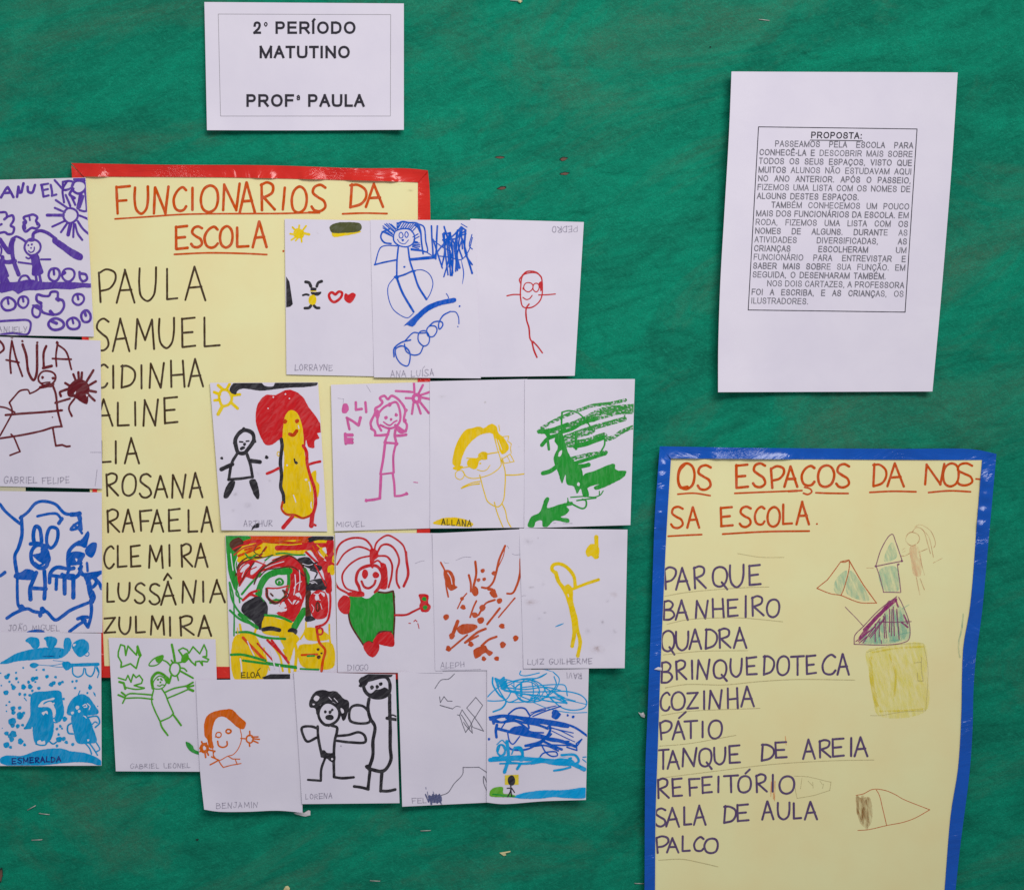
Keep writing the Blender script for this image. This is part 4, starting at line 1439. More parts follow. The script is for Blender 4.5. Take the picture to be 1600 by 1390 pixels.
# ---- second row
page('drawing of a small black-haired child beside a tall yellow figure with red hair',
     ((328, 598), (497, 597), (511.5, 830), (346, 828)), 0, (320, 590, 5.56), """
#drawn_sun
Y 24 o 130,200 125,150 150,108 200,112 235,180 210,230 155,245
Y 26 l 115,65 155,100;215,55 190,100;80,125 130,145;85,195 130,190;225,210 285,268;240,150 305,145
Y 32 l 150,250 115,318
#drawn_cloud
K 4 f 215,100 255,45 380,40 490,40 520,70 600,70 612,38 800,36 980,35 975,62 930,75 700,90 540,108 480,112 330,95 285,112 268,146 225,128
#drawn_child
K 34 o 272,600 265,540 300,480 345,455 412,480 425,540 375,620 340,655 290,648
K 4 d 340,448,36 432,550,34 260,570,30
K 14 l 303,556 330,558;360,551 382,549
K 4 d 345,578,28
K 4 f 303,612 330,595 352,605 335,624 310,627
K 26 c 280,660 235,740 208,885
K 24 l 205,885 415,862
K 26 c 365,660 395,750 415,862
K 38 l 145,795 240,752;400,722 478,732
K 4 f 225,895 262,900 258,940 195,1045 165,1042 175,970
K 4 f 388,890 437,882 472,990 470,1052 452,1052 408,970
K 4 d 148,698,26 537,690,32
#drawn_woman
R 4 f 445,290 460,230 530,150 610,150 710,106 770,113 850,165 900,250 980,360 1030,468 978,482 995,525 955,545 948,608 900,600 880,540 860,620 690,600 660,535 585,580 530,582 480,500 443,380
Y2 4 f 925,830 965,805 972,900 993,920 982,1040 955,950
Y2 4 f 700,330 740,283 792,295 832,370 855,470 862,600 890,780 930,900 945,1080 935,1180 850,1218 720,1198 680,1130 670,950 690,700 675,540 682,420
Y2 8 e 640,660,12,18
R3 4 d 697,380,38 801,377,38
R3 30 c 737,490 768,498 798,462
K 30 c 665,535 672,590 665,650 657,740 667,850 660,950 682,1015 686,1080
R 28 c 855,590 882,640 890,750 922,870 952,960 962,1100 935,1200
R3 20 c 675,1080 668,1140 710,1185 780,1190 850,1218 940,1185
R 24 c 540,832 590,812 640,786
R 22 c 905,752 950,738 1002,727
R 34 l 680,1300 762,1208
R 42 l 935,1190 925,1285
R 20 l 925,1265 962,1282
K 14 l 778,705 785,735 800,742
K 4 d 795,738,26
#missed_speck
W 4 d 595,168,14 550,266,12 700,142,14 735,180,12 715,760,16 880,885,22
W 9 c 905,905 915,950 918,985;770,1020 785,1060 790,1080;925,1080 922,1110 928,1130;812,415 818,440
#pencil_smudge
SM 4 s 265,1010,40,30,.35 375,1105,45,40,.45 245,1155,25,25,.35 560,890,25,30,.3 470,830,40,30,.2
#drawn_mark
K 4 f 403,1332 420,1285 470,1262 468,1300 430,1305
#name_lettering
PN 7 t 340,587,1240,1290 ARTHUR
""", 8, lift={'l': (0.7, 24)}, curl=((346, 828, 1.6, 22),))

page('pink marker drawing of a curly-haired stick figure with a pink sun',
     ((517, 601), (690, 596), (690, 824.5), (522.5, 829.5)), 0, (500, 585, 5.56), """
#drawn_figure
P 22 c 450,470 440,420 480,330 482,295 520,270 542,240 520,205 560,185 590,215 620,185 660,200 710,250 740,310 730,390 755,440 740,490 670,450
P 20 c 532,487 500,420 510,340 550,290 600,260 660,240 690,300 695,400 660,450 600,467 525,440
P 4 f 478,350 500,300 522,350 500,392
P 4 d 573,375,32 662,350,30 617,390,24 605,262,36 745,312,34 735,400,36
P 14 c 553,412 585,435 610,440 640,415 668,400
P 22 c 445,470 475,490 482,525
P 24 c 478,528 530,528 592,520
P 24 c 650,530 700,530 748,522
P 22 c 600,485 585,530 562,590
P 24 c 655,480 650,530 665,600
P 20 l 562,590 672,598
P 22 c 565,600 548,740 525,865
P 20 c 660,600 638,700 640,850
P 16 l 525,867 640,852
P 24 c 530,875 525,980 520,1075
P 22 c 520,1075 470,1085 402,1093
P 20 c 632,860 645,950 650,1055
P 20 c 650,1055 700,1052 755,1034
P 24 c 655,440 700,500 745,490
P 4 d 402,1093,30 752,1034,30 662,602,34
#drawn_sun
P 30 e 838,207,30,32
P 20 l 815,70 822,165;895,92 858,165;660,142 805,153;745,205 808,207;812,250 798,342;845,250 874,338;870,240 945,335;880,200 950,212;880,178 950,153
#loose_lettering
P 4 f 203,255 235,253 250,300 232,332 193,332
P 22 l 312,242 312,305 362,298;395,240 402,325
P 22 l 257,475 235,378
P 22 c 232,375 285,405 335,442
P 26 l 335,440 352,375
P 26 l 220,515 225,600
P 28 l 222,525 280,525;222,562 280,562;225,590 282,590
#name_lettering
PN 7 t 145,385,1278,1322 MIGUEL
#pencil_mark
PN 4 l 405,95 440,150;155,205 205,212 200,250
P 7 l 815,935 850,938
""", 9, lift={'b': (0.2, 24), 'l': (0.7, 20)}, curl=((522, 829, 1.2, 20),))

page('yellow marker drawing of a big round face with coloured-in glasses',
     ((671.5, 595.5), (824, 592), (824, 824), (672, 825.3)), 1, (660, 585, 5.56), """
#drawn_figure
Y2 4 f 262,775 280,650 310,572 370,486 440,462 500,452 530,466 600,428 642,450 662,510 702,542 730,582 752,640 720,682 690,690 640,580 612,515 530,515 450,560 380,640 345,720 322,800 290,800
Y2 4 f 262,815 300,790 355,800 310,832
W 5 l 660,570 690,650;640,560 665,640
Y2 7 l 700,540 748,535 740,578 772,600 765,640 772,682;665,440 672,490
Y2 8 c 345,832 385,887 440,902 540,885 620,850 682,790 680,740 650,640 615,510
Y2 7 e 325,870,40,40
Y2 9 l 330,815 402,800;385,725 480,730
Y2 4 f 398,740 480,730 492,760 462,820 430,818 388,780
Y2 4 d 530,705,82
Y2 10 l 565,690 665,672
Y2 34 l 470,745 510,720
Y2 7 c 475,825 520,838 560,825 587,788
Y2 4 d 503,772,16
Y2 7 l 680,740 762,690 797,755 710,770 690,720
Y2 6 l 738,710 760,755
Y2 9 c 690,745 717,830 717,980 700,1100 660,1147 570,1105 540,1030 498,872
Y2 10 c 722,872 800,872 887,862
Y2 11 c 338,987 420,958 495,948
Y2 9 c 350,975 430,940 500,928
Y2 9 c 625,1108 650,1200 702,1330
Y2 9 c 693,1122 720,1180 740,1270 772,1330
#name_patch
Y2 4 f 92,1290 160,1252 260,1240 380,1260 442,1300 420,1320 250,1310 150,1305
OL 9 t 165,425,1255,1306,0.05 ALLANA
#stain
BS 4 s 545,240,20,18,.5 170,190,50,25,.25 840,625,10,12,.5
""", 10, lift={'b': (0.8, 20)})

page('white sheet scribbled over with dry green marker like a tree and a low bush',
     ((820, 592.5), (992, 592), (985, 820), (819, 825)), 2, (810, 580, 5.453), """
#scribbled_tree
GD 30 c 200,480 340,405 560,315 640,290 780,275 912,245
GD 46 c 180,510 330,500 580,400 700,335 860,310 985,300
GD 62 c 360,500 560,420 700,380 850,340 985,330
G 34 c 180,512 240,510 300,495 420,450
G 30 c 360,520 460,490 560,430 640,410
GD 40 c 400,560 600,490 760,445 905,405
GD 14 c 885,345 905,375 900,410
GD 30 c 380,600 480,560 620,520 640,505
GD 62 c 430,620 580,600 660,575 730,550
G 40 c 480,640 600,610 720,560
GD 36 c 745,580 810,560 880,515 975,475
GD 34 c 455,745 600,710 745,690
G 30 c 470,785 600,745 740,700
G 36 c 500,810 560,805 598,795
G 4 f 308,590 360,500 385,560 425,690 470,760 530,810 555,900 570,950 600,1062 555,1070 530,1000 500,1042 470,980 415,960 400,880 372,952 340,865 300,745 335,640
W 4 f 352,680 372,670 360,720 340,725;505,945 522,950 520,975 500,970
G 15 c 368,510 368,420 372,350
G 12 c 372,348 430,335 500,350 560,400 637,505
G 34 c 180,512 235,520 262,560
G 34 c 200,628 255,570 345,540
G 22 l 250,580 260,665
G 36 c 208,868 270,850 340,800
G 24 l 490,530 490,660
G 14 c 728,550 735,620 700,690
G 4 f 555,885 640,850 820,788 825,830 850,845 918,850 905,892 840,935 655,1008 640,988 690,960 600,985 570,1010
G 10 c 445,1072 560,1065 650,1070 700,1050 722,1018
G 12 c 498,1100 580,1088 660,1078
G 9 c 420,1080 425,1112;690,1020 690,1050
G 14 c 420,1110 550,1168 575,1150 575,1100 545,1090
#scribbled_bush
G 4 f 82,1322 108,1240 180,1200 225,1090 245,1070 264,1082 245,1160 362,1130 462,1112 458,1138 410,1150 435,1180 400,1222 360,1240 432,1258 430,1286 330,1270 300,1272 240,1326 208,1320 200,1270 150,1280 130,1326
#name_lettering
PN 5 l 380,1296 460,1294;300,1290 320,1288
""", 11, lift={'r': (1.4, 28), 'b': (0.9, 24)}, curl=((992, 592, 1.6, 22), (985, 820, 2.4, 30)))

# ---- third row
page('densely coloured drawing in red, green, yellow and black filling its whole sheet',
     ((352, 836), (522, 837), (527.4, 1060), (360, 1061.5)), 0, (340, 825, 5.79), """
#coloured_background
Y2 4 f 170,130 420,85 830,80 1040,110 1050,420 990,400 830,200 760,240 480,255 190,310
OR 50 c 240,95 500,85 840,78
OR 34 c 230,125 420,115 600,130 830,120
R 34 c 150,170 260,130 380,110
Y2 40 c 300,215 500,180 760,215
R 46 l 540,178 910,172
OR 22 c 250,195 330,170 400,130;190,250 290,210 380,175
Y2 16 c 520,108 620,118 700,112
R3 20 c 380,255 420,200 440,170
R 40 l 640,150 1050,152
R 60 c 840,130 900,230 960,330 1000,460 1005,560
R 70 c 1020,130 1010,230 985,360
R 22 c 800,215 900,310 985,380
R 22 c 1045,230 1010,290 1050,330
W 4 f 945,190 975,170 985,230 960,220;905,200 930,230 985,300 950,280
Y2 4 f 1000,345 1045,330 1045,370 1000,400
K 44 c 835,105 900,85 1030,88
#coloured_frame
G 4 f 68,63 255,66 305,85 230,120 190,170 175,330 192,490 160,560 130,500 100,400 84,250
DK 4 f 105,140 190,82 235,130 160,212
R 14 c 140,190 200,160 280,140
G 18 c 108,490 130,640 200,760 300,822
G 14 c 115,500 140,600 150,800 148,970
G 20 c 112,742 200,820 330,872 400,900
#drawn_figure
R 4 f 185,330 300,285 420,305 500,280 640,240 742,305 792,420 802,560 762,700 690,842 540,775 525,745 620,730 600,690 650,560 640,370 560,350 400,395 330,460 250,442 200,520
W 4 f 200,360 240,320 290,330 210,400;420,320 480,285 500,300 440,330;330,310 420,300 340,400 300,420
G 60 c 370,600 385,530 440,440 520,400 650,385
G 30 c 640,380 640,520 600,610 480,670
W 4 f 465,505 500,455 560,420 615,455 625,505 560,522
G 18 e 560,485,34,28
G 4 d 558,490,30
R 26 c 445,560 450,620 520,672 600,640 630,545
DK 18 c 440,545 460,640 520,680 620,610
R 14 c 450,540 540,542 640,520
W 4 f 470,575 510,550 560,560 600,600 560,640 500,610
G 20 c 220,595 300,500 390,410
G 14 c 165,540 190,600 200,670;180,500 170,600 220,640
R 22 c 230,650 300,585 370,560
R 22 c 240,640 300,600 360,622
K 4 f 228,690 300,640 370,615 445,680 450,780 405,860 385,920 330,850 215,745
G 30 c 195,780 260,830 360,900
W 4 f 545,690 600,670 625,740 540,750;700,600 735,580 760,640 730,620;690,650 740,660 680,695
W 4 f 460,760 530,690 560,740 500,775
Y2 4 f 435,790 560,820 685,852 702,900 690,960 420,950 398,900
G 22 c 430,785 560,800 665,845
G 58 l 695,890 785,745
K 40 c 412,915 480,905 558,920
K 4 f 632,935 660,900 722,920 708,962 682,942
DK 12 c 165,430 190,330 270,265 400,260;330,505 380,400 500,300 640,245 760,330 800,480 800,640;195,520 240,440 330,310
DK 10 c 380,440 440,380 560,360 680,350 780,430
G 14 c 430,290 500,240 600,225 700,240 790,240;250,230 290,270 350,235
K 4 f 720,280 820,262 880,320 945,350 930,382 860,372 760,325
K 14 c 840,375 900,400 880,450
G 30 c 790,370 820,440 815,480
DK 50 c 820,580 820,720 820,800
K 4 f 805,500 870,462 965,465 985,545 840,562 805,560
W 4 f 840,495 880,488 860,500
R 4 f 835,620 900,560 975,580 1002,700 980,802 885,817 838,740
W 4 f 880,620 900,590 920,640 890,650;930,575 970,590 965,620
DK 14 e 905,710,14,40
K 4 f 788,812 840,790 885,822 800,842
R 20 c 1000,520 1020,620 1000,820 960,868 890,890
R 16 e 925,930,28,30
#drawn_scribble
R 12 c 180,420 230,340 330,300 430,330
R 10 c 200,520 250,440 290,380 350,350
R 12 c 150,240 230,180 330,150 400,120
OR 12 c 260,110 400,95 560,110 700,95 820,110
R3 10 c 400,90 480,130 600,120 760,140
Y2 12 c 280,240 400,220 520,235
Y2 9 c 560,145 650,150 760,140
OR 14 c 860,160 900,230 960,280
R 14 c 880,330 930,420 980,520
Y2 10 c 900,150 940,190 990,250
DK 9 c 330,500 360,420 420,350 520,300 640,250
DK 8 c 160,420 200,340 300,280 420,262 500,240
DK 9 c 700,270 770,330 800,430 805,520
DK 8 c 350,160 330,210 380,240 430,180
W 9 c 700,420 705,500 690,600
W 8 c 740,380 745,480 735,560
W 7 c 600,300 500,330 430,360
W 8 c 270,330 240,390 220,440
W 7 c 690,540 720,500 760,480
W 9 c 120,230 128,300 140,380
W 7 c 180,260 160,330 172,400
G 10 c 360,540 380,600 420,660
G 12 c 430,420 400,480 390,560
G 8 c 540,470 570,460 585,490 560,510 530,495
DK 10 c 440,560 470,640 540,680
DK 9 c 600,560 640,600 600,660
DK 14 c 480,590 500,610;590,560 610,590
R 10 c 560,700 600,640 640,690
R 12 c 610,720 680,700 740,620
W 10 c 560,690 590,730
W 8 c 640,640 670,680
G 12 c 800,370 830,440 820,500
K 12 c 730,290 800,320 870,340;840,330 900,310
W 7 c 770,320 820,335 860,325
W 6 c 830,490 870,480 900,500
R 10 c 850,600 870,640 860,700
W 6 c 870,590 905,600 930,580;900,640 930,650
W 5 c 850,690 870,720 860,760;930,680 945,730
Y2 8 c 180,900 185,980
W 10 c 270,1020 300,1090 330,1150
W 12 c 480,1100 500,1180 520,1270
W 9 c 560,1240 570,1300
W 8 c 640,1060 655,1130
W 7 c 600,900 610,940
W 8 c 800,940 850,960
Y2 12 c 420,1080 440,1180 470,1280
DK 7 c 340,1070 370,1110;590,1140 620,1180
R 8 c 910,910 940,925 920,950 950,930
#coloured_skirt
Y2 4 f 150,985 230,948 330,960 400,1080 440,1200 455,1290 400,1368 160,1368
Y2 4 f 560,960 700,955 740,1000 700,1060 650,1200 610,1100
Y2 28 c 690,1000 712,1100 700,1295
Y2 20 c 450,1000 560,1150 590,1290
Y2 22 c 600,1100 640,1200 650,1300
Y2 22 l 200,870 215,960;345,910 330,960
W 12 c 205,1180 215,1250 218,1320
OR 26 l 230,990 430,1195
R 16 l 360,1040 500,1195
R 22 l 450,1010 620,1175;490,1012 640,1215
G 22 c 170,940 280,940 420,985 610,1000
G 24 c 120,1143 220,1142 430,1195
G 22 c 230,1195 450,1225 710,1262
G 12 c 440,1210 600,1235 710,1248
#coloured_patch
Y2 4 f 790,905 905,905 1002,962 1012,1000 800,1002
Y2 16 c 800,850 795,920 750,1000;1010,870 1012,960 1020,1040
Y2 4 f 738,1062 850,1045 1032,1040 1062,1205 1040,1262 760,1242
OR 24 c 895,900 920,1030 972,1100 952,1200 940,1290
OR 20 l 760,1145 900,1140
G 18 l 812,1155 872,1152
DK 4 d 910,1095,28 915,1165,36 940,1130,20
G 18 c 750,1270 830,1274 912,1276
K 4 p 400,1348 480,1318 656,1318 656,1368 420,1366
#name_lettering
OL 9 w E:215,250,1302,1350 L:268,290,1302,1350 O:300,335,1302,1348 A:345,385,1300,1348
OL 8 l 360,1288 386,1264
""", 12, lift={'l': (0.7, 20)})

page('drawing of a smiling red-haired figure in a green dress, arm stretched out',
     ((523.5, 832), (692, 832.5), (692, 1051), (527.7, 1050)), 1, (510, 825, 5.916), """
#drawn_hair
R2 20 c 195,600 95,530 88,230 132,140 230,92 350,100 410,160 435,240
R2 17 c 98,335 170,230 280,172 360,185 430,222
R2 17 c 290,590 180,550 146,440 200,350 300,280 420,252
R2 17 c 440,235 460,140 510,90 565,65 620,85 710,160 740,260
R2 24 c 735,220 742,300 755,430 715,535
R2 20 c 465,235 510,160 560,148 620,180 672,290 650,400 652,500 675,550
R2 19 c 470,255 560,262 605,330 602,440 575,545
R2 17 c 440,315 475,298 512,330
R 4 f 410,190 462,200 482,260 442,300 430,372 412,360
R 4 f 500,320 545,330 567,500 552,560 490,552 522,470
#drawn_face
R2 28 c 320,610 300,540 275,480 300,390 380,348 470,352 518,440 490,540 450,590
R 4 E 357,422,28,44 457,432,30,30
R2 22 c 325,490 350,540 390,553 440,520 454,482
#drawn_dress
G 4 f 210,632 290,618 380,650 470,590 560,602 622,582 628,800 622,1002 590,952 480,960 430,1055 345,1072 230,880 204,780
DK 16 c 208,640 205,780 225,885 340,1075
DK 17 c 480,588 550,595 615,580;618,582 630,780 620,1015
DK 16 c 345,1072 390,1045 430,1055 490,960 600,955
#drawn_hand
R 4 f 185,600 340,588 352,622 210,625
R 4 f 108,680 160,620 212,640 202,790 150,785 108,732
#drawn_foot
R 4 f 340,1080 390,1045 435,1062 485,1070 480,1140 430,1192 380,1165
#drawn_foot
R 4 f 430,1055 490,970 600,965 630,1052 620,1090 552,1087 490,1072
#drawn_arm
R2 20 c 635,802 740,798 800,770 862,740
#drawn_hand
R 4 f 855,612 942,618 942,690 967,720 942,768 880,768 860,722 870,680
G 4 d 905,652,42 912,732,42
#pencil_mark
R2 8 l 762,875 778,877;845,880 855,926
R2 8 l 808,860 822,846 838,862
PN 5 c 820,325 870,305 905,300
#name_lettering
PN 7 w D:197,232,1262,1315 I:245,262,1260,1312 O:270,305,1262,1312 G:310,342,1262,1312 O:350,385,1258,1310
""", 13, lift={'l': (0.6, 16)})

page('white sheet dabbed with rust-brown marker dots and short slanting strokes',
     ((675.5, 833), (822, 826), (830, 1046), (680, 1047.5)), 2, (670, 820, 5.913), """
#drawn_marks
T 4 f 140,420 200,420 238,480 246,560 266,570 205,606 166,562
T 16 c 110,345 150,430 160,560 180,662
W 8 c 175,440 200,480 215,545
T 22 c 430,338 438,450 412,572
T 20 c 370,462 388,540 388,612
T 4 f 390,610 418,562 450,580 456,640 430,655 410,640
T 20 c 705,192 650,320 622,440 592,530 540,580 490,575
T 8 c 705,192 690,280 640,390
T 30 c 552,590 590,600 598,630
T 4 f 560,622 610,590 622,622 635,662 600,672
T 18 c 610,690 530,720 500,760 460,830
T 22 k 842,310 842,450 812,560 770,630 724,632
T 18 c 812,560 790,610 765,632 724,632
T 12 c 350,630 310,680 265,770
T 16 c 440,700 412,760 382,850
T 4 f 395,815 440,808 456,840 420,857
T 20 l 655,770 540,915
T 14 l 795,675 645,850
T 34 l 268,890 216,1025
T 4 f 258,962 300,918 440,922 452,940 400,982 300,1007
T 18 c 355,1015 300,1060 215,1132
T 22 c 525,957 450,990 335,1085
T 20 c 455,1022 400,1050 335,1085
T 22 c 625,1030 550,1060 488,1115
T 4 f 415,1152 520,1112 550,1150 595,1175 562,1207 520,1180 470,1215 430,1230 416,1200
#drawn_dots
T 4 d 498,422,40 460,507,34 512,500,34 605,445,46 432,630,54 653,700,52 495,765,58 317,757,48 307,680,36 160,850,54 480,880,64 677,932,52 802,1045,52 683,1105,56 388,1098,50 182,1140,52 212,1025,54 508,1233,42 628,1232,46
#pencil_line
PN 5 c 140,335 150,350 185,350;250,325 330,295 390,298;770,265 800,275 850,270;725,190 740,215
PN 5 c 110,1333 300,1338 480,1330
#name_lettering
PN 7 t 112,325,1270,1320,-0.04 ALEPH
""", 14, lift={'t': (0.8, 20)})

page('grubby white sheet with one thin yellow stick figure pointing at a yellow blot',
     ((811.5, 825), (980.5, 827), (976, 1043.3), (818, 1044)), 3, (800, 820, 5.915), """
#drawn_figure
Y3 32 c 405,445 370,410 378,372 430,357 500,385 570,470 585,565
Y3 36 c 405,440 430,520 480,590 525,700 560,850 575,1000 556,1118
Y3 34 c 535,610 545,720 590,860 602,960 630,1080 608,1208
Y3 28 c 560,590 690,540 800,504
Y3 4 f 475,580 520,545 560,590 565,700 590,800 610,960 560,900 510,690
W 8 c 518,640 524,660
#drawn_blot
Y3 38 l 778,110 785,295
Y3 4 f 680,245 730,175 800,200 800,285 770,315 735,285 700,292
#drawn_mark
C 12 k 400,938 435,925 478,908
#smudge
SB 4 s 175,712,90,45,.6 790,1145,100,55,.55 790,1130,20,20,.6 940,640,60,50,.3
SM 4 s 150,150,70,50,.3 180,575,45,20,.5 835,895,30,35,.4 950,980,40,35,.45 303,810,30,18,.4 240,120,16,18,.4 255,860,40,30,.25 290,540,30,40,.25 700,980,50,50,.25 880,700,30,30,.3
SM 20 c 262,1100 258,1150 290,1188
#pencil_line
PN 4 c 90,980 88,800 95,655 130,652
#name_lettering
PN 8 t 145,740,1240,1290,-0.02 LUIZ GUILHERME
""", 15, lift={'r': (1.3, 28), 'b': (0.9, 20)}, curl=((980, 827, 1.5, 22), (976, 1043, 2.2, 28)))

# ---- bottom row
page('drawing in light green marker of a figure with arms spread under clouds and a sun',
     ((169.6, 995.8), (336.8, 998), (343, 1205), (181, 1204.3)), 0, (160, 985, 6.04), """
#drawn_cloud
GR 16 l 150,200 172,130 208,142 220,232;220,232 240,142 322,228;322,228 332,142 365,230 345,260 320,355 265,310 175,345 180,300 148,240 150,200
GR 22 l 330,150 350,230
#drawn_cloud
GR 14 l 150,445 220,465 240,420 270,485 292,410 320,442 350,420 380,462 370,495 300,515
GR 14 c 300,515 350,530 398,540 320,552 222,535
GR 22 l 160,482 200,492 215,545
#drawn_cloud
GR 15 l 720,182 760,160 800,180 815,212 855,150 920,217 960,130 985,190 985,240 950,245 1005,270 990,292 940,285 945,325 920,285 880,290 880,325 840,292 815,260
GR 16 l 720,182 752,230 762,290
GR 4 f 755,235 800,205 815,260 780,302 745,292
#drawn_sun
GR 16 e 685,360,48,64
GR 22 c 655,130 672,210 685,292
GR 14 c 742,350 770,355 796,380
GR 17 l 740,380 855,445
GR 14 l 705,420 718,468
GR 14 c 570,275 610,295 642,330
GR 14 l 710,302 775,290;650,278 665,300
GR 18 c 650,420 640,460 630,492
#drawn_leaf
GR 12 o 440,325 480,268 572,235 560,280 505,325
GR 4 f 500,262 572,238 565,285 520,302
#drawn_figure
GR 26 c 475,540 468,450 520,395 590,425 620,482
GR 4 f 580,410 640,460 628,502 590,472
GR 11 o 485,540 482,480 540,425 598,465 595,510 552,545
GR 4 d 525,460,22 553,455,20 562,465,16 547,485,18
GR 11 c 520,515 545,520 560,508 585,512
GR 14 c 485,545 465,660 490,740 545,855
GR 14 c 545,855 600,832 640,812 670,778
GR 14 c 560,545 595,600 622,670 670,778
GR 15 c 472,605 350,595 250,595 205,628
GR 14 c 475,645 350,632 210,636
GR 18 l 180,580 212,605;150,605 215,632
GR 15 l 215,632 190,682
GR 15 c 590,580 670,545 790,520
GR 14 c 615,635 700,600 810,552
GR 17 l 790,522 855,485;800,530 860,515
GR 24 l 810,545 855,565
GR 17 c 545,855 560,905 617,985
GR 18 l 665,785 742,890
#name_lettering
PN 7 t 265,825,1258,1300,-0.02 GABRIEL LEONEL
#drawn_leaf
G 4 f 788,1045 850,1080 870,1120 950,1155 915,1168 840,1140 800,1098
""", 16, lift={'b': (0.35, 20), 'l': (0.9, 20)}, curl=((181, 1204, 2.0, 28),))

page('drawing in orange marker of a large smiling head with little hands growing from its cheeks',
     ((306, 1061.6), (470, 1060.5), (472.7, 1269), (319, 1264)), 1, (290, 1040, 5.79), """
#drawn_head
OB 4 f 252,742 215,738 195,662 175,640 172,500 205,440 270,408 370,390 420,393 490,460 546,512 540,545 522,572 470,555 420,510 340,458 280,475 245,560 240,660
OB 8 c 492,565 507,650 480,740 430,800 380,815 300,852 255,810 245,740
OB 11 e 298,622,25,24
OB 10 l 268,642 300,645
OB 16 e 388,590,22,18
OB 15 c 290,680 300,720 340,735 375,715 374,682
#drawn_hand
OB 11 l 500,655 545,658
OB 14 e 580,660,32,34
OB 14 l 580,590 583,630;600,642 655,640;610,657 667,662;605,672 655,694;575,692 580,725
#drawn_hand
OB 28 e 170,742,28,34
OB 16 l 145,685 158,720;187,698 182,725;125,745 150,745;182,826 176,780;207,805 190,770;128,775 150,765
OB 16 l 200,755 265,770
#drawn_neck
OB 13 l 235,820 300,850 222,892
OB 10 c 300,855 320,890 342,917
OB 9 l 342,917 420,895 502,882
OB 9 l 388,815 425,840 490,842;450,845 467,890
OB 9 c 258,770 250,810 262,830
#name_lettering
PN 7 t 280,650,1236,1284,-0.02 BENJAMIN
""", 17, B=[(340, 1267.2), (385, 1267.5), (435, 1265.8)], L=[(312.6, 1204)], lift={'b': (1.0, 12), 'l': (1.0, 24)}, curl=((319, 1264, 2.4, 28),))

page('drawing in thick black marker of a small and a tall figure side by side',
     ((459, 1049), (618, 1053), (624.3, 1254), (472, 1255.5)), 3, (455, 1035, 6.044), """
#drawn_child
K 4 f 168,400 185,330 230,272 300,255 360,270 422,268 500,340 540,358 546,430 530,480 510,535 490,547 470,500 445,420 400,370 330,365 280,390 265,420 240,487 225,430 180,422
W 4 f 212,340 235,308 268,325 240,362;200,385 225,390 205,402;468,425 492,440 497,470 478,475
W 7 l 355,325 380,350;405,335 440,370
K 26 e 356,480,95,108
K 4 d 322,462,28 366,466,30 388,444,24
K 15 l 362,470 392,440
K 4 E 362,515,42,26
K 26 c 250,600 255,700 290,882
K 27 c 380,590 432,610 432,650 412,730 402,900 405,1078
K 26 c 405,1078 480,1088 590,1080
K 25 c 250,620 190,600 102,612 112,680 152,742 240,705
K 25 c 430,690 540,680 640,655 692,685 700,745 560,750 430,735
K 4 f 280,835 310,822 340,850 412,858 408,942 370,930 340,905 290,892
W 4 d 386,908,20
K 24 c 320,900 285,1000 280,1112
K 22 l 280,1112 158,1102
#drawn_adult
K 46 c 675,165 720,132 840,118 935,112
K 4 d 680,180,90 655,215,34
K 32 o 690,190 695,260 760,320 850,328 920,290 930,190 895,135 800,145
K 4 f 775,275 800,250 830,252 885,232 922,260 890,318 800,332 740,312 708,268 750,288
K 4 d 762,232,38 846,200,36 812,226,34
K 32 c 735,340 725,420 745,520 790,600 772,740 770,880 732,1000
K 32 c 930,300 930,420 935,600 935,800 940,920 870,1020 732,1000
K 25 o 560,548 560,430 600,402 680,410 732,470 738,558
K 30 c 905,522 950,530 992,535
K 14 c 920,500 960,492 990,505
K 30 c 745,1010 735,1100 725,1190
K 28 c 728,1192 660,1175 595,1166
K 30 c 858,1020 850,1120 845,1210
K 28 c 845,1208 915,1210 982,1195
K 4 d 722,980,48
#name_lettering
PN 8 t 135,387,1240,1288,-0.05 LORENA
#pencil_mark
PN 6 d 470,785,16
""", 18, lift={'b': (0.9, 20), 'r': (0.9, 16)})

page('almost bare white sheet with thin grey pencil zigzags and a scratched-out name',
     ((621.8, 1049.5), (768, 1045), (764, 1253), (628.5, 1259.5)), 0, (615, 1035, 6.043), """
#pencil_scribble
PD 8 c 390,242 450,162 520,152 575,104
#pencil_scribble
PD 8 l 435,320 442,375 476,318;476,318 510,360 552,362
PD 10 l 440,400 556,435
PD 6 c 556,435 592,410 632,416
#pencil_scribble
PD 8 l 690,425 776,325 840,400;840,400 770,515 690,425
PD 8 l 600,490 622,495 646,442 722,550 745,600
PD 8 l 622,495 650,582 680,657 722,600 762,520
PD 8 l 640,490 720,620;660,560 680,590 746,662 735,600;765,515 852,645 740,605
#pencil_scribble
PD 8 c 656,985 652,1050 572,1140 512,1225 450,1250
PD 8 l 656,985 805,985 882,1035
#pencil_scribble
PD 9 c 885,1140 852,1070 850,1130 882,1212
#scratched_patch
BG 4 f 330,1262 380,1250 445,1248 452,1310 350,1312
BG 14 l 302,1240 332,1312 342,1252 357,1350 372,1242 388,1312 402,1242 412,1322 432,1242 442,1312 456,1350
BG 7 l 375,1215 388,1255;320,1215 332,1275;305,1175 307,1190
#name_lettering
PN 8 w F:175,215,1276,1325 E:228,265,1276,1325 L:278,308,1274,1322
""", 19, lift={'l': (2.6, 24), 'b': (1.0, 20)}, curl=((628, 1259, 1.5, 24),))

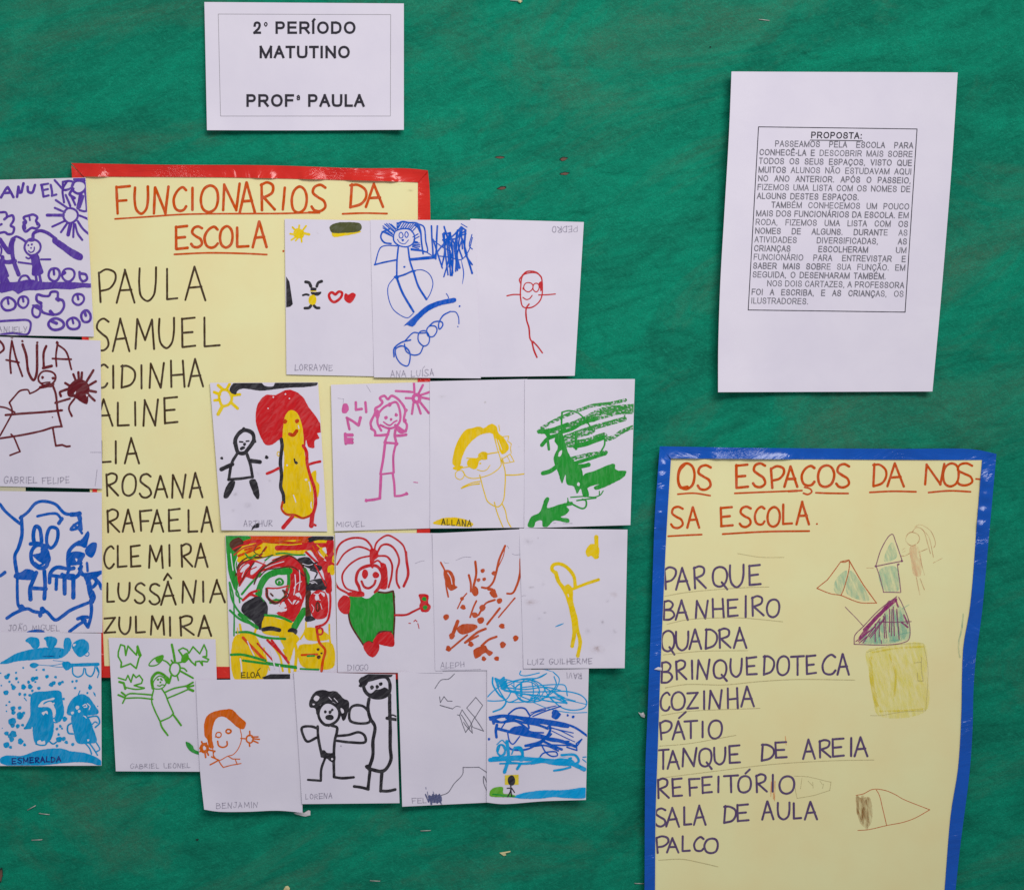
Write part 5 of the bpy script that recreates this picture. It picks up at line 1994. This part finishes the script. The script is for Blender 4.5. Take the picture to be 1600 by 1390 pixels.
page('swirling light and dark blue scribbles above a tiny black figure by water',
     ((761, 1046.6), (920, 1044), (915.5, 1249), (760.5, 1253)), 2, (750, 1035, 6.044), """
#scribbled_sky
C2 17 c 120,140 120,200 180,300 245,362 210,425 125,462
C2 11 c 560,95 420,122 375,108 385,78
C2 10 c 630,100 560,140 400,152 220,200
C2 9 k 500,65 600,62 690,85
C2 10 c 690,85 748,150 720,242 640,312 500,372 380,352 340,282 345,220 420,180 500,190 560,260 480,352 280,372 240,362
C2 11 c 400,232 560,215 720,205 802,215 825,310
C2 12 c 230,192 200,240 350,270 640,272 820,270 960,310 1008,370 990,420 900,446 780,426 640,310
C2 15 c 230,262 400,292 700,332 820,382
C2 13 c 815,380 700,370 480,330
C2 11 c 70,357 150,360 250,342 300,262;70,322 130,262 205,210
C2 8 c 500,372 650,432 850,470 1010,468;1008,392 820,352 560,310
C2 4 f 180,170 228,155 265,232 215,255
C2 22 c 145,150 190,165 225,140;150,160 170,215
C2 10 c 490,180 505,280 470,362;300,210 330,230 420,160
C2 20 c 680,262 780,340 818,380
C2 24 c 388,200 390,305
C2 11 c 150,160 260,240 420,330 560,360 640,300 720,210 700,130
C2 10 c 220,150 360,180 520,150 620,105
C2 11 c 250,220 380,160 520,170 640,250 800,330
C2 12 c 230,230 420,250 620,230 760,260
C2 9 c 320,180 330,280 420,360 560,330 620,240
C2 9 c 440,150 540,200 560,300 500,360
C2 10 c 420,290 560,330 720,320 900,360
C2 12 c 160,210 200,290 270,370 380,330
C2 9 c 600,230 660,330 740,400
C2 16 c 180,180 240,210;170,200 250,170;200,240 250,220
#scribbled_sky
D2 16 c 270,482 340,432 420,430 468,492
D2 22 c 90,515 220,497 400,516 600,540 800,576 900,612 1015,690
D2 30 c 100,532 220,502 400,525 480,545
D2 34 c 480,540 650,572 830,600
D2 18 c 120,552 200,562 340,552 460,620 442,540
D2 26 c 160,585 150,640 156,702
D2 28 c 170,622 330,662 560,702 750,732 905,790
D2 4 f 278,640 330,600 450,620 482,670 350,672
D2 24 c 650,562 662,640 560,762 430,782
D2 20 c 430,782 560,745 672,672
D2 13 c 260,652 280,742 310,767 375,695
D2 13 c 500,505 620,455 762,410
D2 9 c 480,472 600,432 720,405
D2 4 d 715,487,86 828,495,22 880,510,28 85,720,24
D2 18 c 250,762 290,812 400,822 480,802 560,745
D2 24 c 590,735 680,780 772,817
D2 14 l 650,772 920,782 962,722 910,762 916,826 820,795
D2 14 c 580,772 620,842 680,882 732,872 720,842 600,852 570,882
D2 10 l 670,615 880,662
D2 8 c 680,642 800,702 895,745
D2 28 c 540,690 620,700 660,680
D2 18 c 110,515 200,560 330,520 480,560 620,570
D2 22 c 250,520 400,560 560,590 640,620
D2 12 c 200,620 260,540 340,500
D2 14 c 300,640 380,600 480,650 600,660
D2 22 c 440,670 560,680 680,720 860,770
D2 14 c 560,680 620,720 700,740 840,740
D2 11 c 440,540 500,480 620,440
D2 26 c 120,530 130,570
D2 16 c 480,790 620,780 740,830
D2 9 c 640,600 760,640 880,700
#scribbled_sky
C2 40 c 95,916 330,902 550,916 860,950 985,1005
C2 16 l 120,892 400,880;190,952 480,946
C2 32 c 255,742 268,900 232,1030
C2 18 e 200,822,38,52
C2 27 c 330,802 382,802 402,862 380,952 352,1000
C2 4 f 480,962 560,930 620,932 700,905 780,888 880,920 900,962 700,965 600,945
C2 22 c 770,870 900,872 932,930 852,962 700,912
C2 20 c 700,1017 780,1005 855,985
C2 24 c 250,920 400,950 600,930 800,930
C2 22 c 560,900 700,930 860,900
C2 12 c 170,840 200,770 240,850 200,890
C2 10 c 160,770 210,730 240,760
C2 14 c 300,860 330,800 390,840 420,900
W 7 c 700,905 760,895 830,902
W 6 c 300,930 420,938
C2 10 l 972,890 1010,886;970,910 1012,940
#drawn_water
C2 4 f 318,1265 380,1236 560,1205 800,1200 1006,1184 1006,1266 830,1276 700,1266 560,1281 350,1276
#drawn_grass
GL 4 f 92,1252 110,1190 216,1175 220,1230 300,1240 342,1260 200,1267
G 14 l 200,1250 320,1262;120,1240 210,1246
#drawn_figure
YP 4 p 235,1060 365,1055 365,1150 235,1150
K 4 E 297,1110,37,48
K 12 c 290,1150 292,1200 262,1262;290,1198 300,1262
K 9 l 255,1182 292,1180;300,1182 326,1222
#name_lettering
PN 8 t 960,820,146,97 RAVI
""", 20, B=[(785, 1255.5), (850, 1251)], lift={'b': (1.4, 20), 'r': (1.0, 20)}, curl=((915, 1249, 2.2, 28),))

# ================================================================ staples and scraps left in the cloth
def bar(mb, a, b, r, mat, n=6):
    """round wire from a to b"""
    d = (b - a).normalized()
    u = d.orthogonal().normalized(); w = d.cross(u)
    vs = []
    for p in (a, b):
        for k in range(n):
            t = 2 * math.pi * k / n
            vs.append(p + (u * math.cos(t) + w * math.sin(t)) * r)
    fs = [[k, (k + 1) % n, n + (k + 1) % n, n + k] for k in range(n)] + [list(range(n - 1, -1, -1)), list(range(n, 2 * n))]
    mb.add(vs, fs, mat)

STAPLES = [  # x, y, length px, angle, tilt of one end out of the cloth (m), label
 (1194, 31.5, 16, 0.12, 0.0, 'silver staple near the top edge, above the tall printed sheet'),
 (49, 1261.5, 14, -0.5, 0.002, 'tilted staple half pulled out, topmost of the three at lower left'),
 (69, 1271, 16, 0.12, 0.0006, 'thin staple just right of the tilted half pulled one at lower left'),
 (57.5, 1311.5, 16, -0.04, 0.0006, 'pale gold staple lying level, lowest of the three at lower left'),
 (665, 1297, 15, -0.04, 0.0, 'silver staple below the pencil zigzag sheet'),
 (586, 1375.5, 15, 0.05, 0.0, 'bright silver staple near the bottom edge, left of centre'),
 (999, 1379.5, 14, 0.02, 0.0, 'silver staple beside the bottom of the blue poster border'),
 (807, 1.5, 18, 0.06, 0.0006, 'staple at the very top edge above the bare green cloth'),
]
for x, y, l, a, tilt, lab in STAPLES:
    mb = MB()
    h = cloth_h(x, y) + 0.0009
    dx, dy = 0.5 * l * math.cos(a), 0.5 * l * math.sin(a)
    p, q = pos(x - dx, y - dy, h), pos(x + dx, y + dy, h + tilt)
    r = 0.00042
    bar(mb, p, q, r, M_STEEL)
    for e, sgn in ((p, 1), (q, -1)):
        inn = (q - p).normalized() * sgn * 0.0008
        bar(mb, e, Vector((e.x, 0.006, e.z)) + inn, r, M_STEEL)
    o = mb.build('staple', loc=pos(x, y, h))
    tag(o, lab, 'staple', 'bare staples left in the green cloth')

def scrap(x, y, poly, mat, label, lift=0.0016, h=None):
    """torn bit of paper: crumpled two-sided flake"""
    mb = MB()
    base = (cloth_h(x, y) if h is None else h) + 0.0008
    n = len(poly)
    f, bk = [], []
    for k, (a, b) in enumerate(poly):
        hh = base + lift * (0.5 + 0.5 * noise.noise((x + a * 0.4, y + b * 0.4, 2.2)))
        f.append(pos(x + a, y + b, hh)); bk.append(pos(x + a, y + b, hh - 0.0003))
    cx = sum(p[0] for p in poly) / n; cy = sum(p[1] for p in poly) / n
    f.append(pos(x + cx, y + cy, base + lift)); bk.append(pos(x + cx, y + cy, base + lift - 0.0003))
    N = n + 1
    fs = []
    for k in range(n):
        j = (k + 1) % n
        fs += [[n, j, k], [N + n, N + k, N + j], [k, j, N + j, N + k]]
    mb.add(f + bk, fs, mat)
    o = mb.build('paper_scrap', smooth=False, loc=pos(x, y, base))
    tag(o, label, 'paper scrap', 'torn paper scraps on the cloth')

scrap(473, 1270, [(-14, 0), (-6, -3), (2, -1), (9, -5), (12, -4), (12, 3), (4, 5), (-1, 4), (-9, 2)], M_SCRAP_W, 'white torn scrap under the lower right corner of the orange head drawing', 0.002)
scrap(788, 1332.5, [(-8, -1), (-2, -2), (4, -3), (10, -4), (9, -2), (2, 0), (3, 3), (-1, 4), (-5, 1)], M_SCRAP_Y, 'cream torn scrap with a pointed tail, below the blue scribble drawing')
scrap(448, 1387, [(-5, 2), (-2, -3), (2, -4), (5, 0), (4, 5), (-3, 5)], M_SCRAP_Y, 'cream folded scrap at the bottom edge, under the orange head drawing', 0.003)
scrap(1005, 1116, [(-8, -4), (-3, -2), (0, -4), (3, 1), (2, 5), (-3, 3)], M_SCRAP_W, 'white torn scrap touching the left border of the blue poster', 0.0022)
scrap(811, 2, [(-2, -2), (3, -3), (4, 1), (2, 3), (-1, 1)], M_SCRAP_Y, 'tiny cream scrap hanging from the staple at the very top edge', 0.002)
scrap(1029, 1045, [(-7, 0), (-1, -3.4), (5, -2.6), (5, 1.8), (0, 1.4)], M_SCRAP_W, 'white sliver stuck across the left border of the blue poster', 0.0006, H_POSTER + 0.0032)

# pale strip of paper showing in the gap between two drawings at the left edge
sh = Sheet((-16, 756), (40, 757), (40, 771), (-16, 771), 0.0030, seed=31, wave=0.2)
o = sh.mesh(M_BEIGE, 12, 6).build('paper_strip', loc=pos(12, 764, 0.003))
tag(o, 'pale yellowish strip of paper peeking between the maroon and the blue drawings', 'paper strip')

for ob in list(bpy.data.objects):
    if '_at' in ob:
        del ob['_at']
